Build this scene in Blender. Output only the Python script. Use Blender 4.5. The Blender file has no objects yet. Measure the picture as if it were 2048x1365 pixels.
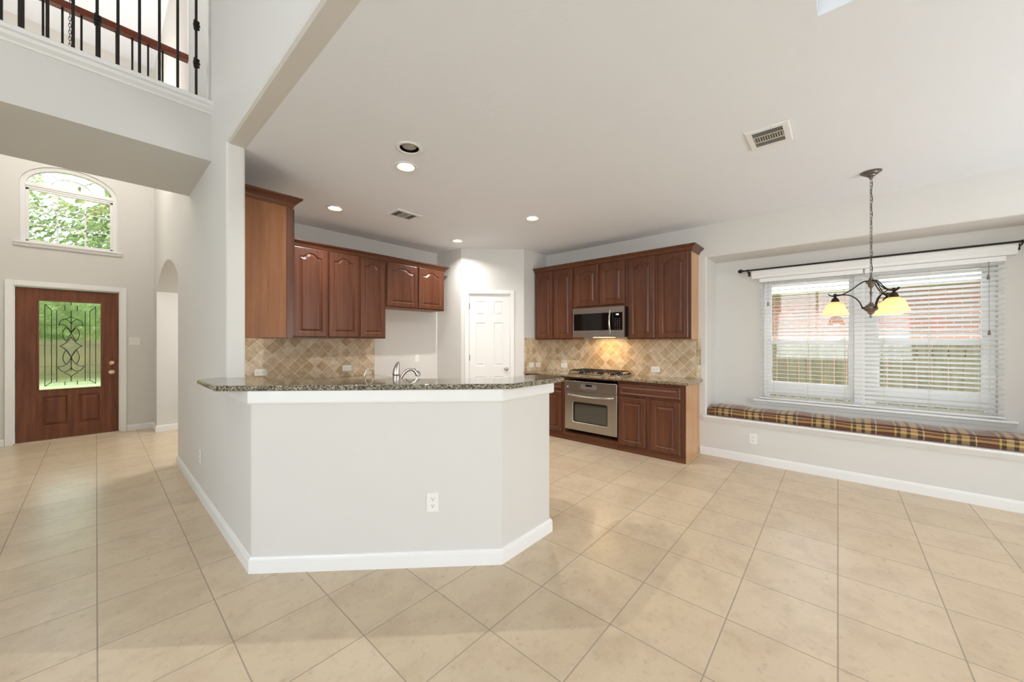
import bpy, bmesh, math, random
from mathutils import Vector, Matrix
random.seed(7)
PI = math.pi
SC = bpy.context.scene
COL = SC.collection

# ------------------------------------------------------------------ camera
F_PX, CX, CY, YAW, CAM_H = 736.5, 1024.0, 682.3, 0.8462, 1.355
cam = bpy.data.cameras.new('camera')
cam.sensor_fit = 'HORIZONTAL'; cam.sensor_width = 36.0
cam.lens = F_PX * 36.0 / 2048.0
cam.shift_y = (CY - 682.5) / 2048.0
cam.clip_start = 0.05; cam.clip_end = 200
camo = bpy.data.objects.new('camera', cam); COL.objects.link(camo)
camo.location = (0, 0, CAM_H)
camo.rotation_euler = (PI / 2, 0, -YAW)
SC.camera = camo

# ------------------------------------------------------------------ world, exposure
SC.view_settings.view_transform = 'Standard'
SC.view_settings.look = 'None'
SC.view_settings.gamma = 1.0
SC.view_settings.exposure = 0.58
SC.view_settings.use_curve_mapping = False
W = bpy.data.worlds.new('sky'); SC.world = W; W.use_nodes = True
wn = W.node_tree.nodes; wl = W.node_tree.links
bg = wn['Background']
skyt = wn.new('ShaderNodeTexSky'); skyt.sky_type = 'NISHITA'; skyt.sun_disc = False
skyt.sun_elevation = math.radians(55); skyt.sun_rotation = math.radians(150); skyt.air_density = 1.0; skyt.dust_density = 6.0
wm = wn.new('ShaderNodeMix'); wm.data_type = 'RGBA'; wm.inputs[0].default_value = 0.82
wl.new(skyt.outputs[0], wm.inputs[6]); wm.inputs[7].default_value = (0.92, 0.97, 1.0, 1)
wl.new(wm.outputs[2], bg.inputs[0])
bg.inputs[1].default_value = 2.6

def area_light(name, loc, rot, sx, sy, power, color=(1, 1, 1), spread=PI):
    l = bpy.data.lights.new(name, 'AREA'); l.shape = 'RECTANGLE'; l.size = sx; l.size_y = sy
    l.energy = power; l.color = color; l.spread = spread
    o = bpy.data.objects.new(name, l); COL.objects.link(o); o.location = loc; o.rotation_euler = rot
    return o
DAY = (0.88, 0.95, 1.0)
# area lamps added at unseen windows for daylight, tilted up to brighten the ceiling
area_light('fill_living_window', (-2.0, -3.9, 1.7), (PI / 2 + .7, 0, 0), 1.9, 1.3, 2, DAY)
area_light('fill_breakfast_door', (2.9, -3.9, 1.1), (PI / 2 + 1.1, 0, 0), 2.6, 1.9, 66, DAY)
area_light('fill_side_window', (-4.4, 0.0, 2.0), (PI / 2 + .45, 0, -PI / 2), 3.0, 2.6, 108, DAY)

sun = bpy.data.lights.new('sun', 'SUN'); sun.energy = 4.5; sun.angle = math.radians(1.0); sun.color = (1.0, .97, .92)
suno = bpy.data.objects.new('sun', sun); COL.objects.link(suno)
suno.rotation_euler = Vector((.50, .10, -.86)).to_track_quat('-Z', 'Y').to_euler()

# ------------------------------------------------------------------ helpers
def tag(o, label=None, cat=None, group=None, kind=None):
    if label: o['label'] = label
    if cat: o['category'] = cat
    if group: o['group'] = group
    if kind: o['kind'] = kind
    return o

def thing(name, label, cat, loc=(0, 0, 0), rz=0.0, group=None, kind=None):
    o = bpy.data.objects.new(name, None); COL.objects.link(o)
    o.empty_display_size = 0.1; o.location = loc; o.rotation_euler = (0, 0, rz)
    return tag(o, label, cat, group, kind)

def obj(name, bm, mat, parent=None, loc=None, rz=None, smooth=None, bevel=None):
    if bm.faces:
        bmesh.ops.recalc_face_normals(bm, faces=bm.faces)
    me = bpy.data.meshes.new(name)
    bm.to_mesh(me); bm.free()
    mats = mat if isinstance(mat, (list, tuple)) else [mat]
    for m in mats: me.materials.append(m)
    o = bpy.data.objects.new(name, me); COL.objects.link(o)
    if parent: o.parent = parent
    if loc is not None: o.location = loc
    if rz is not None: o.rotation_euler = (0, 0, rz)
    if smooth is not None:
        for p in me.polygons: p.use_smooth = True
        try:
            me.set_sharp_from_angle(angle=math.radians(smooth))
        except Exception:
            pass
    if bevel:
        b = o.modifiers.new('bevel', 'BEVEL'); b.width = bevel; b.segments = 2; b.limit_method = 'ANGLE'; b.angle_limit = math.radians(40)
    return o

def struct(name, bm, mat, **k):
    o = obj(name, bm, mat, **k); o['kind'] = 'structure'; return o

def B(): return bmesh.new()

def box(bm, x0, x1, y0, y1, z0, z1, mi=0):
    vs = [bm.verts.new((x, y, z)) for z in (z0, z1) for x, y in ((x0, y0), (x1, y0), (x1, y1), (x0, y1))]
    fs = [(0, 3, 2, 1), (4, 5, 6, 7), (0, 1, 5, 4), (1, 2, 6, 5), (2, 3, 7, 6), (3, 0, 4, 7)]
    for f in fs:
        fc = bm.faces.new([vs[i] for i in f]); fc.material_index = mi
    return bm

def prism(bm, pts, z0, z1, mi=0):
    lo = [bm.verts.new((p[0], p[1], z0)) for p in pts]; hi = [bm.verts.new((p[0], p[1], z1)) for p in pts]
    n = len(pts)
    bm.faces.new(list(reversed(lo))).material_index = mi; bm.faces.new(hi).material_index = mi
    for i in range(n):
        bm.faces.new([lo[i], lo[(i + 1) % n], hi[(i + 1) % n], hi[i]]).material_index = mi
    return bm

def fillet(pts, rad, seg=5):
    """round the corners of a closed polygon; rad is one value or one per point"""
    out = []; n = len(pts)
    for i in range(n):
        r = rad[i] if isinstance(rad, (list, tuple)) else rad
        p = Vector(pts[i][:2]); a = Vector(pts[i - 1][:2]) - p; b = Vector(pts[(i + 1) % n][:2]) - p
        if r <= 0: out.append(tuple(p)); continue
        ang = a.angle(b); d = min(r / math.tan(ang / 2), a.length * .49, b.length * .49)
        A = p + a.normalized() * d; Bp = p + b.normalized() * d
        for k in range(seg + 1):
            t = k / seg
            q = A * (1 - t) ** 2 + p * 2 * t * (1 - t) + Bp * t * t
            out.append(tuple(q))
    return out

def sweep_profile(bm, path, prof, closed=False):
    """mitred sweep: path list of (x,y); prof list of (out, z); out is to the right of the path direction"""
    n = len(path); rings = []
    for i in range(n):
        p = Vector(path[i])
        if closed or 0 < i < n - 1:
            d0 = (p - Vector(path[i - 1])).normalized(); d1 = (Vector(path[(i + 1) % n]) - p).normalized()
        elif i == 0: d0 = d1 = (Vector(path[1]) - p).normalized()
        else: d0 = d1 = (p - Vector(path[i - 1])).normalized()
        n0 = Vector((d0.y, -d0.x)); n1 = Vector((d1.y, -d1.x))
        m = (n0 + n1).normalized(); k = 1.0 / max(0.3, m.dot(n0))
        rings.append([bm.verts.new((p.x + m.x * k * o, p.y + m.y * k * o, z)) for o, z in prof])
    m = len(prof)
    for i in range(n if closed else n - 1):
        a, b = rings[i], rings[(i + 1) % n]
        for j in range(m):
            bm.faces.new([a[j], b[j], b[(j + 1) % m], a[(j + 1) % m]])
    if not closed:
        bm.faces.new(rings[0]); bm.faces.new(list(reversed(rings[-1])))
    return bm

def tube(bm, pts, r, seg=8, closed=False, cap=True, squash=1.0):
    pts = [Vector(p) for p in pts]; n = len(pts)
    rs = r if isinstance(r, (list, tuple)) else [r] * n
    rings = []; up = None
    for i in range(n):
        if closed: t = (pts[(i + 1) % n] - pts[i - 1])
        else: t = pts[min(i + 1, n - 1)] - pts[max(i - 1, 0)]
        t.normalize()
        if up is None:
            up = Vector((0, 0, 1)) if abs(t.z) < .9 else Vector((1, 0, 0))
        s = t.cross(up)
        if s.length < 1e-5: s = t.cross(Vector((0, 1, 0)))
        s.normalize(); up = s.cross(t).normalized()
        rings.append([bm.verts.new(pts[i] + (s * math.cos(a) + up * math.sin(a) * squash) * rs[i]) for a in [2 * PI * k / seg for k in range(seg)]])
    for i in range(n if closed else n - 1):
        a, b = rings[i], rings[(i + 1) % n]
        for j in range(seg): bm.faces.new([a[j], a[(j + 1) % seg], b[(j + 1) % seg], b[j]])
    if cap and not closed:
        bm.faces.new(list(reversed(rings[0]))); bm.faces.new(rings[-1])
    return bm

def lathe(bm, prof, seg=24, c=(0, 0, 0), axis='z', mi=0):
    """prof: list of (r, h)"""
    rings = []
    for r, h in prof:
        if r < 1e-6:
            v = (0, 0, h)
            rings.append([v])
        else:
            rings.append([(r * math.cos(2 * PI * k / seg), r * math.sin(2 * PI * k / seg), h) for k in range(seg)])
    def tf(v):
        x, y, z = v
        if axis == 'y': x, y, z = x, -z, y          # axis points to -y (towards the viewer)
        if axis == 'x': x, y, z = z, x, y
        return (x + c[0], y + c[1], z + c[2])
    rv = [[bm.verts.new(tf(v)) for v in ring] for ring in rings]
    for a, b in zip(rv, rv[1:]):
        for j in range(seg):
            j2 = (j + 1) % seg
            if len(a) == 1 and len(b) == 1: continue
            if len(a) == 1: f = bm.faces.new([a[0], b[j2], b[j]])
            elif len(b) == 1: f = bm.faces.new([a[j], a[j2], b[0]])
            else: f = bm.faces.new([a[j], a[j2], b[j2], b[j]])
            f.material_index = mi
    return bm

def loops(bm, rings, cap_first=False, cap_last=False):
    rv = [[bm.verts.new(v) for v in r] for r in rings]
    for a, b in zip(rv, rv[1:]):
        n = len(a)
        for j in range(n): bm.faces.new([a[j], a[(j + 1) % n], b[(j + 1) % n], b[j]])
    if cap_first: bm.faces.new(rv[0])
    if cap_last: bm.faces.new(list(reversed(rv[-1])))
    return bm

def bez(p0, p1, p2, p3, n=12):
    out = []
    for i in range(n + 1):
        t = i / n; a = (1 - t) ** 3; b = 3 * t * (1 - t) ** 2; c = 3 * t * t * (1 - t); d = t ** 3
        out.append(tuple(a * p0[k] + b * p1[k] + c * p2[k] + d * p3[k] for k in range(len(p0))))
    return out

def dup(root, loc=None, rz=None, label=None):
    r = root.copy(); COL.objects.link(r)
    if loc is not None: r.location = loc
    if rz is not None: r.rotation_euler = (0, 0, rz)
    if label: r['label'] = label
    for ch in list(root.children):
        c = ch.copy(); COL.objects.link(c); c.parent = r
        for g in list(ch.children):
            d = g.copy(); COL.objects.link(d); d.parent = c
    return r

# ------------------------------------------------------------------ materials
def lin(c):
    return tuple(((v / 255) / 12.92 if v / 255 <= .04045 else ((v / 255 + .055) / 1.055) ** 2.4) for v in c) + (1,)

class M:
    def __init__(s, name, col=(200, 200, 200), rough=.5, metal=0.0, spec=.5):
        s.m = bpy.data.materials.new(name); s.m.use_nodes = True
        s.nt = s.m.node_tree; s.n = s.nt.nodes; s.l = s.nt.links
        s.b = s.n['Principled BSDF']
        s.b.inputs['Base Color'].default_value = lin(col)
        s.b.inputs['Roughness'].default_value = rough; s.b.inputs['Metallic'].default_value = metal
        s.b.inputs['Specular IOR Level'].default_value = spec
    def node(s, t, **k):
        n = s.n.new(t)
        for a, v in k.items(): setattr(n, a, v)
        return n
    def pos(s, local=False, scale=(1, 1, 1), rot=(0, 0, 0), loc=(0, 0, 0)):
        tc = s.node('ShaderNodeTexCoord'); mp = s.node('ShaderNodeMapping')
        mp.inputs['Scale'].default_value = scale; mp.inputs['Rotation'].default_value = rot; mp.inputs['Location'].default_value = loc
        s.l.new(tc.outputs['Object'], mp.inputs[0]); return mp.outputs[0]
    def noise(s, vec, scale, detail=4, rough=.5):
        n = s.node('ShaderNodeTexNoise'); n.inputs['Scale'].default_value = scale; n.inputs['Detail'].default_value = detail
        n.inputs['Roughness'].default_value = rough
        if vec is not None: s.l.new(vec, n.inputs['Vector'])
        return n.outputs[0]
    def ramp(s, fac, stops, const=False):
        r = s.node('ShaderNodeValToRGB'); e = r.color_ramp.elements
        if const: r.color_ramp.interpolation = 'CONSTANT'
        while len(e) > 2: e.remove(e[-1])
        for i, (p, c) in enumerate(stops):
            el = e[i] if i < 2 else e.new(p)
            el.position = p; el.color = lin(c) if len(c) == 3 else c
        s.l.new(fac, r.inputs[0]); return r.outputs[0]
    def mix(s, fac, a, b, mode='MIX'):
        m = s.node('ShaderNodeMix'); m.data_type = 'RGBA'; m.blend_type = mode
        for inp, v in ((0, fac), (6, a), (7, b)):
            if isinstance(v, (int, float)): m.inputs[inp].default_value = v
            elif isinstance(v, tuple): m.inputs[inp].default_value = lin(v)
            else: s.l.new(v, m.inputs[inp])
        return m.outputs[2]
    def math(s, op, a, b=None):
        m = s.node('ShaderNodeMath'); m.operation = op
        for i, v in enumerate((a, b)):
            if v is None: continue
            if isinstance(v, (int, float)): m.inputs[i].default_value = v
            else: s.l.new(v, m.inputs[i])
        return m.outputs[0]
    def color(s, o): s.l.new(o, s.b.inputs['Base Color']); return s
    def bump(s, h, strength=.1, dist=.01):
        b = s.node('ShaderNodeBump'); b.inputs['Strength'].default_value = strength; b.inputs['Distance'].default_value = dist
        s.l.new(h, b.inputs['Height']); s.l.new(b.outputs[0], s.b.inputs['Normal']); return s
    def rough(s, o): s.l.new(o, s.b.inputs['Roughness']); return s

def paint(name, col, bump=.05, rough=.6, bscale=60):
    m = M(name, col, rough, spec=.3)
    p = m.pos(); n = m.noise(p, 1.2, 3)
    m.color(m.mix(m.math('MULTIPLY', n, .12), col, tuple(int(c * .93) for c in col)))
    m.bump(m.noise(p, bscale, 5, .6), bump, .004)
    return m.m
wall_m = paint('wall_paint', (219, 216, 210), .12)
ceil_m = paint('ceiling_paint', (240, 243, 248), .35, .7, 28)
white_m = paint('trim_white_paint', (238, 237, 234), .0, .3)
doorwhite_m = paint('door_white_paint', (236, 234, 230), .03, .35)

def floor_mat():
    m = M('floor_tile', (200, 180, 150), .3, spec=.5)
    tc = m.node('ShaderNodeTexCoord'); mp = m.node('ShaderNodeMapping')
    mp.inputs['Location'].default_value = (-.004 + 4.062 * 2, -.408 + 4.075 * 2, 0)
    m.l.new(tc.outputs['Object'], mp.inputs[0]); v = mp.outputs[0]
    bk = m.node('ShaderNodeTexBrick'); bk.offset = 0; bk.squash = 1
    bk.inputs['Scale'].default_value = 1.0; bk.inputs['Brick Width'].default_value = .4062; bk.inputs['Row Height'].default_value = .4075
    bk.inputs['Mortar Size'].default_value = .0028; bk.inputs['Mortar Smooth'].default_value = .1; bk.inputs['Bias'].default_value = 0
    bk.inputs['Color1'].default_value = lin((214, 196, 169)); bk.inputs['Color2'].default_value = lin((205, 187, 159)); bk.inputs['Mortar'].default_value = lin((150, 138, 122))
    m.l.new(v, bk.inputs[0])
    n1 = m.noise(v, 5, 8, .65); n2 = m.noise(v, 22, 8, .7)
    blot = m.ramp(n1, [(.35, (196, 180, 160)), (.55, (238, 232, 222))])
    fine = m.ramp(n2, [(.30, (176, 158, 134)), (.46, (255, 255, 255))])
    c = m.mix(.38, bk.outputs[0], blot, 'MULTIPLY'); c = m.mix(.30, c, fine, 'MULTIPLY')
    g = m.mix(bk.outputs[1], c, (158, 144, 126))
    hs = m.node('ShaderNodeHueSaturation'); hs.inputs['Value'].default_value = 1.06; m.l.new(g, hs.inputs['Color'])
    m.color(hs.outputs[0])
    m.rough(m.math('ADD', m.math('MULTIPLY', bk.outputs[1], .4), m.math('ADD', m.math('MULTIPLY', n2, .10), .24)))
    m.bump(m.math('ADD', m.math('MULTIPLY', bk.outputs[1], -1.0), m.math('MULTIPLY', n1, .25)), .35, .003)
    return m.m
floor_m = floor_mat()

def wood_mat(name, dark, light, rough=.32, axis='z', scale=1.0):
    m = M(name, light, rough, spec=.45)
    sc = {'z': (14, 14, .9), 'x': (.9, 14, 14), 'y': (14, .9, 14)}[axis]
    p = m.pos(scale=tuple(a * scale for a in sc)); n = m.noise(p, 1.6, 6, .6)
    p2 = m.pos(scale=tuple(a * scale * 7 for a in sc)); n2 = m.noise(p2, 1.4, 3, .6)
    c = m.ramp(n, [(.32, dark), (.68, light)])
    c = m.mix(m.math('MULTIPLY', n2, .45), c, tuple(int(v * .72) for v in dark))
    m.color(c); m.bump(n2, .04, .002)
    m.b.inputs['Specular IOR Level'].default_value = .38
    return m.m
wood_m = wood_mat('cherry_wood', (90, 50, 33), (120, 74, 50))
wood_x_m = wood_mat('cherry_wood_horizontal', (90, 50, 33), (120, 74, 50), axis='x')
side_m = wood_mat('cabinet_side_veneer', (140, 88, 50), (164, 110, 68), .45)
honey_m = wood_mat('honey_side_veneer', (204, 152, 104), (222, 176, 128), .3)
door_m = wood_mat('mahogany_door', (96, 52, 33), (136, 82, 54), .4)
dark_gap = M('shadow_gap', (30, 20, 16), .8).m
rail_m = wood_mat('handrail_wood', (112, 48, 26), (146, 68, 38), .3, 'x')

def granite(name, a, b, c):
    m = M(name, b, .07, spec=.55)
    p = m.pos(); 
    vo = m.node('ShaderNodeTexVoronoi'); vo.inputs['Scale'].default_value = 210; m.l.new(p, vo.inputs['Vector'])
    vo2 = m.node('ShaderNodeTexVoronoi'); vo2.inputs['Scale'].default_value = 105; m.l.new(p, vo2.inputs['Vector'])
    sep = m.node('ShaderNodeSeparateColor'); m.l.new(vo.outputs['Color'], sep.inputs[0])
    sep2 = m.node('ShaderNodeSeparateColor'); m.l.new(vo2.outputs['Color'], sep2.inputs[0])
    n = m.noise(p, 40, 5, .7)
    f = m.math('ADD', m.math('MULTIPLY', sep.outputs[0], .5), m.math('ADD', m.math('MULTIPLY', sep2.outputs[1], .3), m.math('MULTIPLY', n, .25)))
    m.color(m.ramp(f, [(.30, a), (.52, b), (.78, c)]))
    m.b.inputs['Coat Weight'].default_value = .3; m.b.inputs['Coat Roughness'].default_value = .03
    return m.m
granite_m = granite('green_granite', (30, 28, 26), (112, 106, 88), (184, 174, 148))
granite2_m = granite('tan_granite', (52, 44, 34), (140, 124, 96), (196, 180, 150))

def travertine(name, plane='xz', rot=PI / 4, size=.106, off=(0, 0)):
    m = M(name, (190, 165, 130), .45, spec=.4)
    tc = m.node('ShaderNodeTexCoord'); sp = m.node('ShaderNodeSeparateXYZ'); cb = m.node('ShaderNodeCombineXYZ')
    m.l.new(tc.outputs['Object'], sp.inputs[0])
    m.l.new(sp.outputs[0], cb.inputs[0]); m.l.new(sp.outputs[2], cb.inputs[1])
    mp = m.node('ShaderNodeMapping'); mp.inputs['Rotation'].default_value = (0, 0, rot); mp.inputs['Location'].default_value = (off[0] + 10.6, off[1] + 10.6, 0)
    m.l.new(cb.outputs[0], mp.inputs[0]); v = mp.outputs[0]
    bk = m.node('ShaderNodeTexBrick'); bk.offset = 0; bk.squash = 1
    bk.inputs['Scale'].default_value = 1.0; bk.inputs['Brick Width'].default_value = size; bk.inputs['Row Height'].default_value = size
    bk.inputs['Mortar Size'].default_value = .0020; bk.inputs['Mortar Smooth'].default_value = .2; bk.inputs['Bias'].default_value = .1
    bk.inputs['Color1'].default_value = lin((234, 222, 200)); bk.inputs['Color2'].default_value = lin((192, 168, 134)); bk.inputs['Mortar'].default_value = lin((236, 224, 200))
    m.l.new(v, bk.inputs[0])
    n = m.noise(v, 14, 6, .65)
    st = m.ramp(n, [(.30, (176, 152, 120)), (.60, (255, 250, 242))])
    c = m.mix(.6, bk.outputs[0], st, 'MULTIPLY')
    c = m.mix(bk.outputs[1], c, (236, 224, 200))
    m.color(c); m.bump(m.math('ADD', m.math('MULTIPLY', bk.outputs[1], -1), m.math('MULTIPLY', n, .3)), .4, .003)
    return m.m
tile_m = travertine('travertine_diamonds')
tile_border_m = travertine('travertine_border', rot=0, size=.1, off=(.03, .04))

steel_m = M('brushed_steel', (186, 182, 176), .3, 1.0)
p = steel_m.pos(scale=(1, 1, 160)); steel_m.bump(steel_m.noise(p, 3, 2), .03, .001); steel_m = steel_m.m
chrome_m = M('brushed_nickel', (200, 195, 188), .16, 1.0).m
brass_m = M('satin_copper_brass', (222, 186, 152), .28, 1.0).m
hinge_m = M('satin_nickel_hinge', (176, 168, 156), .35, 1.0).m
blackglass_m = M('black_glass', (10, 9, 9), .06, spec=.6).m
ovenglass_m = M('oven_window_glass', (70, 68, 62), .12, spec=.9).m
black_m = M('black_plastic', (16, 16, 17), .35).m
iron_m = M('black_cast_iron', (22, 21, 21), .5).m
bronze_m = M('wrought_iron_bronze', (40, 34, 30), .45, .4).m
pewter_m = M('aged_pewter', (120, 112, 104), .4, .75).m
plate_m = M('outlet_plate_plastic', (236, 234, 228), .35).m
slot_m = M('outlet_slot_dark', (60, 56, 52), .6).m
chart_m = M('panel_mark_grey', (120, 118, 114), .5).m
grille_m = M('vent_grille_paint', (222, 219, 212), .5).m
duct_m = M('duct_interior', (96, 88, 76), .8).m
reflect_m = M('downlight_reflector', (150, 147, 142), .55, .1).m
speaker_m = M('speaker_grille_grey', (168, 166, 158), .7).m

def emit_mat(name, col, strength):
    m = M(name, col, .5); m.b.inputs['Emission Color'].default_value = lin(col); m.b.inputs['Emission Strength'].default_value = strength; return m.m
lamp_m = emit_mat('downlight_lens', (255, 252, 246), 5.0)
disp_m = emit_mat('clock_digits', (235, 240, 240), 2.0)
bulb_m = emit_mat('warm_bulb', (255, 240, 214), 5)
def shade_mat():
    m = M('amber_alabaster_glass', (250, 196, 120), .25)
    p = m.pos(); n = m.noise(p, 9, 5, .6)
    m.color(m.ramp(n, [(.3, (252, 212, 158)), (.7, (255, 238, 208))]))
    m.b.inputs['Transmission Weight'].default_value = .0
    tr = m.node('ShaderNodeBsdfTranslucent'); tr.inputs[0].default_value = lin((255, 230, 196))
    mx = m.node('ShaderNodeMixShader'); mx.inputs[0].default_value = .62
    out = m.n['Material Output']
    m.l.new(m.b.outputs[0], mx.inputs[1]); m.l.new(tr.outputs[0], mx.inputs[2]); m.l.new(mx.outputs[0], out.inputs[0])
    return m.m
shade_m = shade_mat()

def glass_mat(name, tint=(255, 255, 255), rough=0.0, bump=0, refl=.06):
    m = M(name, tint, .02)
    tr = m.node('ShaderNodeBsdfTransparent'); tr.inputs[0].default_value = lin(tint)
    gl = m.node('ShaderNodeBsdfGlossy'); gl.inputs['Roughness'].default_value = .02
    lw = m.node('ShaderNodeFresnel'); lw.inputs[0].default_value = 1.45
    mx = m.node('ShaderNodeMixShader'); m.l.new(lw.outputs[0], mx.inputs[0])
    m.l.new(tr.outputs[0], mx.inputs[1]); m.l.new(gl.outputs[0], mx.inputs[2]); m.l.new(mx.outputs[0], m.n['Material Output'].inputs[0])
    return m.m
glass_m = glass_mat('window_glass')
def leaded_mat():
    m = M('textured_door_glass', (232, 240, 226), .06)
    m.b.inputs['Transmission Weight'].default_value = 1.0; m.b.inputs['IOR'].default_value = 1.15
    p = m.pos(scale=(1, 1, .6)); m.bump(m.noise(p, 55, 3, .6), .35, .004)
    tr = m.node('ShaderNodeBsdfTransparent'); tr.inputs[0].default_value = lin((236, 243, 230))
    mx = m.node('ShaderNodeMixShader'); mx.inputs[0].default_value = .45
    m.l.new(tr.outputs[0], mx.inputs[1]); m.l.new(m.b.outputs[0], mx.inputs[2]); m.l.new(mx.outputs[0], m.n['Material Output'].inputs[0])
    return m.m
leaded_m = leaded_mat()
came_m = M('lead_came', (44, 44, 38), .4, .6).m
bevelglass_m = M('bevel_glass', (225, 232, 220), .05, 0, .9)
bevelglass_m.b.inputs['Transmission Weight'].default_value = .9; bevelglass_m = bevelglass_m.m

slat_m = M('white_slat', (252, 252, 251), .4)
tr = slat_m.node('ShaderNodeBsdfTranslucent'); tr.inputs[0].default_value = lin((252, 253, 252))
mx = slat_m.node('ShaderNodeMixShader'); mx.inputs[0].default_value = .55
slat_m.l.new(slat_m.b.outputs[0], mx.inputs[1]); slat_m.l.new(tr.outputs[0], mx.inputs[2]); slat_m.l.new(mx.outputs[0], slat_m.n['Material Output'].inputs[0]); slat_m = slat_m.m

def plaid():
    m = M('plaid_chenille', (150, 90, 50), .55, spec=.35)
    tc = m.node('ShaderNodeTexCoord'); sp = m.node('ShaderNodeSeparateXYZ'); m.l.new(tc.outputs['Object'], sp.inputs[0])
    wob = m.math('MULTIPLY', m.noise(tc.outputs['Object'], 6, 3), .02)
    u = m.math('FRACT', m.math('MULTIPLY', m.math('ADD', sp.outputs[0], wob), 1 / .295))
    dk, br, tn, gd, cr, sl = (52, 40, 34), (112, 60, 38), (196, 162, 112), (206, 178, 96), (222, 200, 164), (84, 84, 78)
    warp = m.ramp(u, [(0, br), (.28, gd), (.32, dk), (.40, tn), (.53, dk), (.61, tn), (.76, dk), (.86, cr), (.89, br)], True)
    # across the cushion: unrolled over the front face (z) and the top (y)
    s = m.math('ADD', sp.outputs[1], m.math('MULTIPLY', sp.outputs[2], 1.0))
    v = m.math('FRACT', m.math('MULTIPLY', m.math('ADD', s, .4725), 1 / .112))
    weft = m.ramp(v, [(0, br), (.36, dk), (.46, gd), (.62, br), (.80, tn), (.93, sl)], True)
    c = m.mix(.46, warp, weft)
    th = m.noise(tc.outputs['Object'], 220, 2)
    m.color(m.mix(m.math('MULTIPLY', th, .35), c, (70, 44, 30))); m.bump(th, .25, .002)
    m.b.inputs['Sheen Weight'].default_value = .25
    return m.m
plaid_m = plaid()

def brick():
    m = M('pink_brick', (190, 130, 110), .85)
    tc = m.node('ShaderNodeTexCoord'); sp = m.node('ShaderNodeSeparateXYZ'); cb = m.node('ShaderNodeCombineXYZ'); m.l.new(tc.outputs['Object'], sp.inputs[0])
    m.l.new(m.math('ADD', sp.outputs[0], sp.outputs[1]), cb.inputs[0]); m.l.new(sp.outputs[2], cb.inputs[1])
    bk = m.node('ShaderNodeTexBrick'); bk.inputs['Scale'].default_value = 1; bk.inputs['Brick Width'].default_value = .21; bk.inputs['Row Height'].default_value = .075
    bk.inputs['Mortar Size'].default_value = .006; bk.inputs['Color1'].default_value = lin((178, 108, 90)); bk.inputs['Color2'].default_value = lin((140, 116, 102)); bk.inputs['Mortar'].default_value = lin((186, 176, 164))
    m.l.new(cb.outputs[0], bk.inputs[0]); m.color(bk.outputs[0]); return m.m
brick_m = brick()
fence_m = wood_mat('weathered_fence', (74, 72, 54), (112, 108, 84), .9)
def foliage(name, a, b):
    m = M(name, a, .6, spec=.2)
    n = m.noise(m.pos(), 3, 4); m.color(m.ramp(n, [(.35, a), (.65, b)]))
    tr = m.node('ShaderNodeBsdfTranslucent'); m.l.new(m.ramp(n, [(.35, a), (.65, b)]), tr.inputs[0])
    mx = m.node('ShaderNodeMixShader'); mx.inputs[0].default_value = .4
    m.l.new(m.b.outputs[0], mx.inputs[1]); m.l.new(tr.outputs[0], mx.inputs[2]); m.l.new(mx.outputs[0], m.n['Material Output'].inputs[0]); return m.m
leaf_m = foliage('tree_leaves', (100, 122, 76), (158, 176, 124))
grass_m = M('lawn_grass', (130, 160, 80), .9)
grass_m.color(grass_m.ramp(grass_m.noise(grass_m.pos(), 8, 6, .7), [(.3, (74, 104, 44)), (.7, (118, 142, 74))])); grass_m = grass_m.m
bark_m = M('tree_bark', (96, 80, 64), .9).m
concrete_m = M('pale_concrete', (150, 148, 142), .9).m
roof_m = M('asphalt_shingles', (92, 86, 80), .9).m
siding_m = M('cream_siding', (206, 198, 178), .8).m
rug_m = M('dark_patterned_rug', (70, 58, 48), .95)
rug_m.color(rug_m.ramp(rug_m.noise(rug_m.pos(), 30, 2), [(.4, (46, 40, 36)), (.6, (124, 104, 78))], True)); rug_m = rug_m.m
carpet_m = M('hall_carpet', (190, 178, 160), .95).m

# ------------------------------------------------------------------ key dimensions
XR = 4.83            # right wall face
XN = 5.286           # window niche back
YB = 4.75            # kitchen back wall
XK0, XK1 = .600, .712  # dividing wall
CZ = 2.735           # kitchen ceiling
UZ = 5.60            # two-storey ceiling
YF = 8.0             # front wall
R90 = -PI / 2; R45 = -PI / 4

# ------------------------------------------------------------------ room shell
b = B(); box(b, -4.6, 5.5, -4.1, 8.15, -.12, 0); struct('floor', b, floor_m)

# kitchen ceiling with a raised tray over the breakfast area
b = B()
def R(x0, x1, y0, y1, z): return [(x0, y0, z), (x1, y0, z), (x1, y1, z), (x0, y1, z)]
loops(b, [R(XK1, 5.3, -4.1, YB + .1, CZ + .35), R(XK1, 5.3, -4.1, YB + .1, CZ), R(.9, 2.033, -1.7, .065, CZ), R(.9, 2.033, -1.7, .065, CZ + .22)], True, True)
CANS = [(1.628, 2.563), (1.648, 3.918), (3.302, 3.926), (3.255, 2.574), (1.485, 2.295)]
ce = struct('ceiling', b, ceil_m)
cut = B()
for x, y in CANS: lathe(cut, [(0, CZ - .1), (.070, CZ - .1), (.070, CZ + .105), (0, CZ + .105)], 36, (x, y, 0))
bmesh.ops.recalc_face_normals(cut, faces=cut.faces)
cme = bpy.data.meshes.new('cut'); cut.to_mesh(cme); cut.free(); cob = bpy.data.objects.new('cut', cme); COL.objects.link(cob)
bo = ce.modifiers.new('holes', 'BOOLEAN'); bo.operation = 'DIFFERENCE'; bo.object = cob; bo.solver = 'EXACT'
bpy.context.view_layer.update()
nme = bpy.data.meshes.new_from_object(ce.evaluated_get(bpy.context.evaluated_depsgraph_get()))
ce.modifiers.clear(); ce.data = nme; nme.name = 'ceiling'
bpy.data.objects.remove(cob); bpy.data.meshes.remove(cme)
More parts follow.
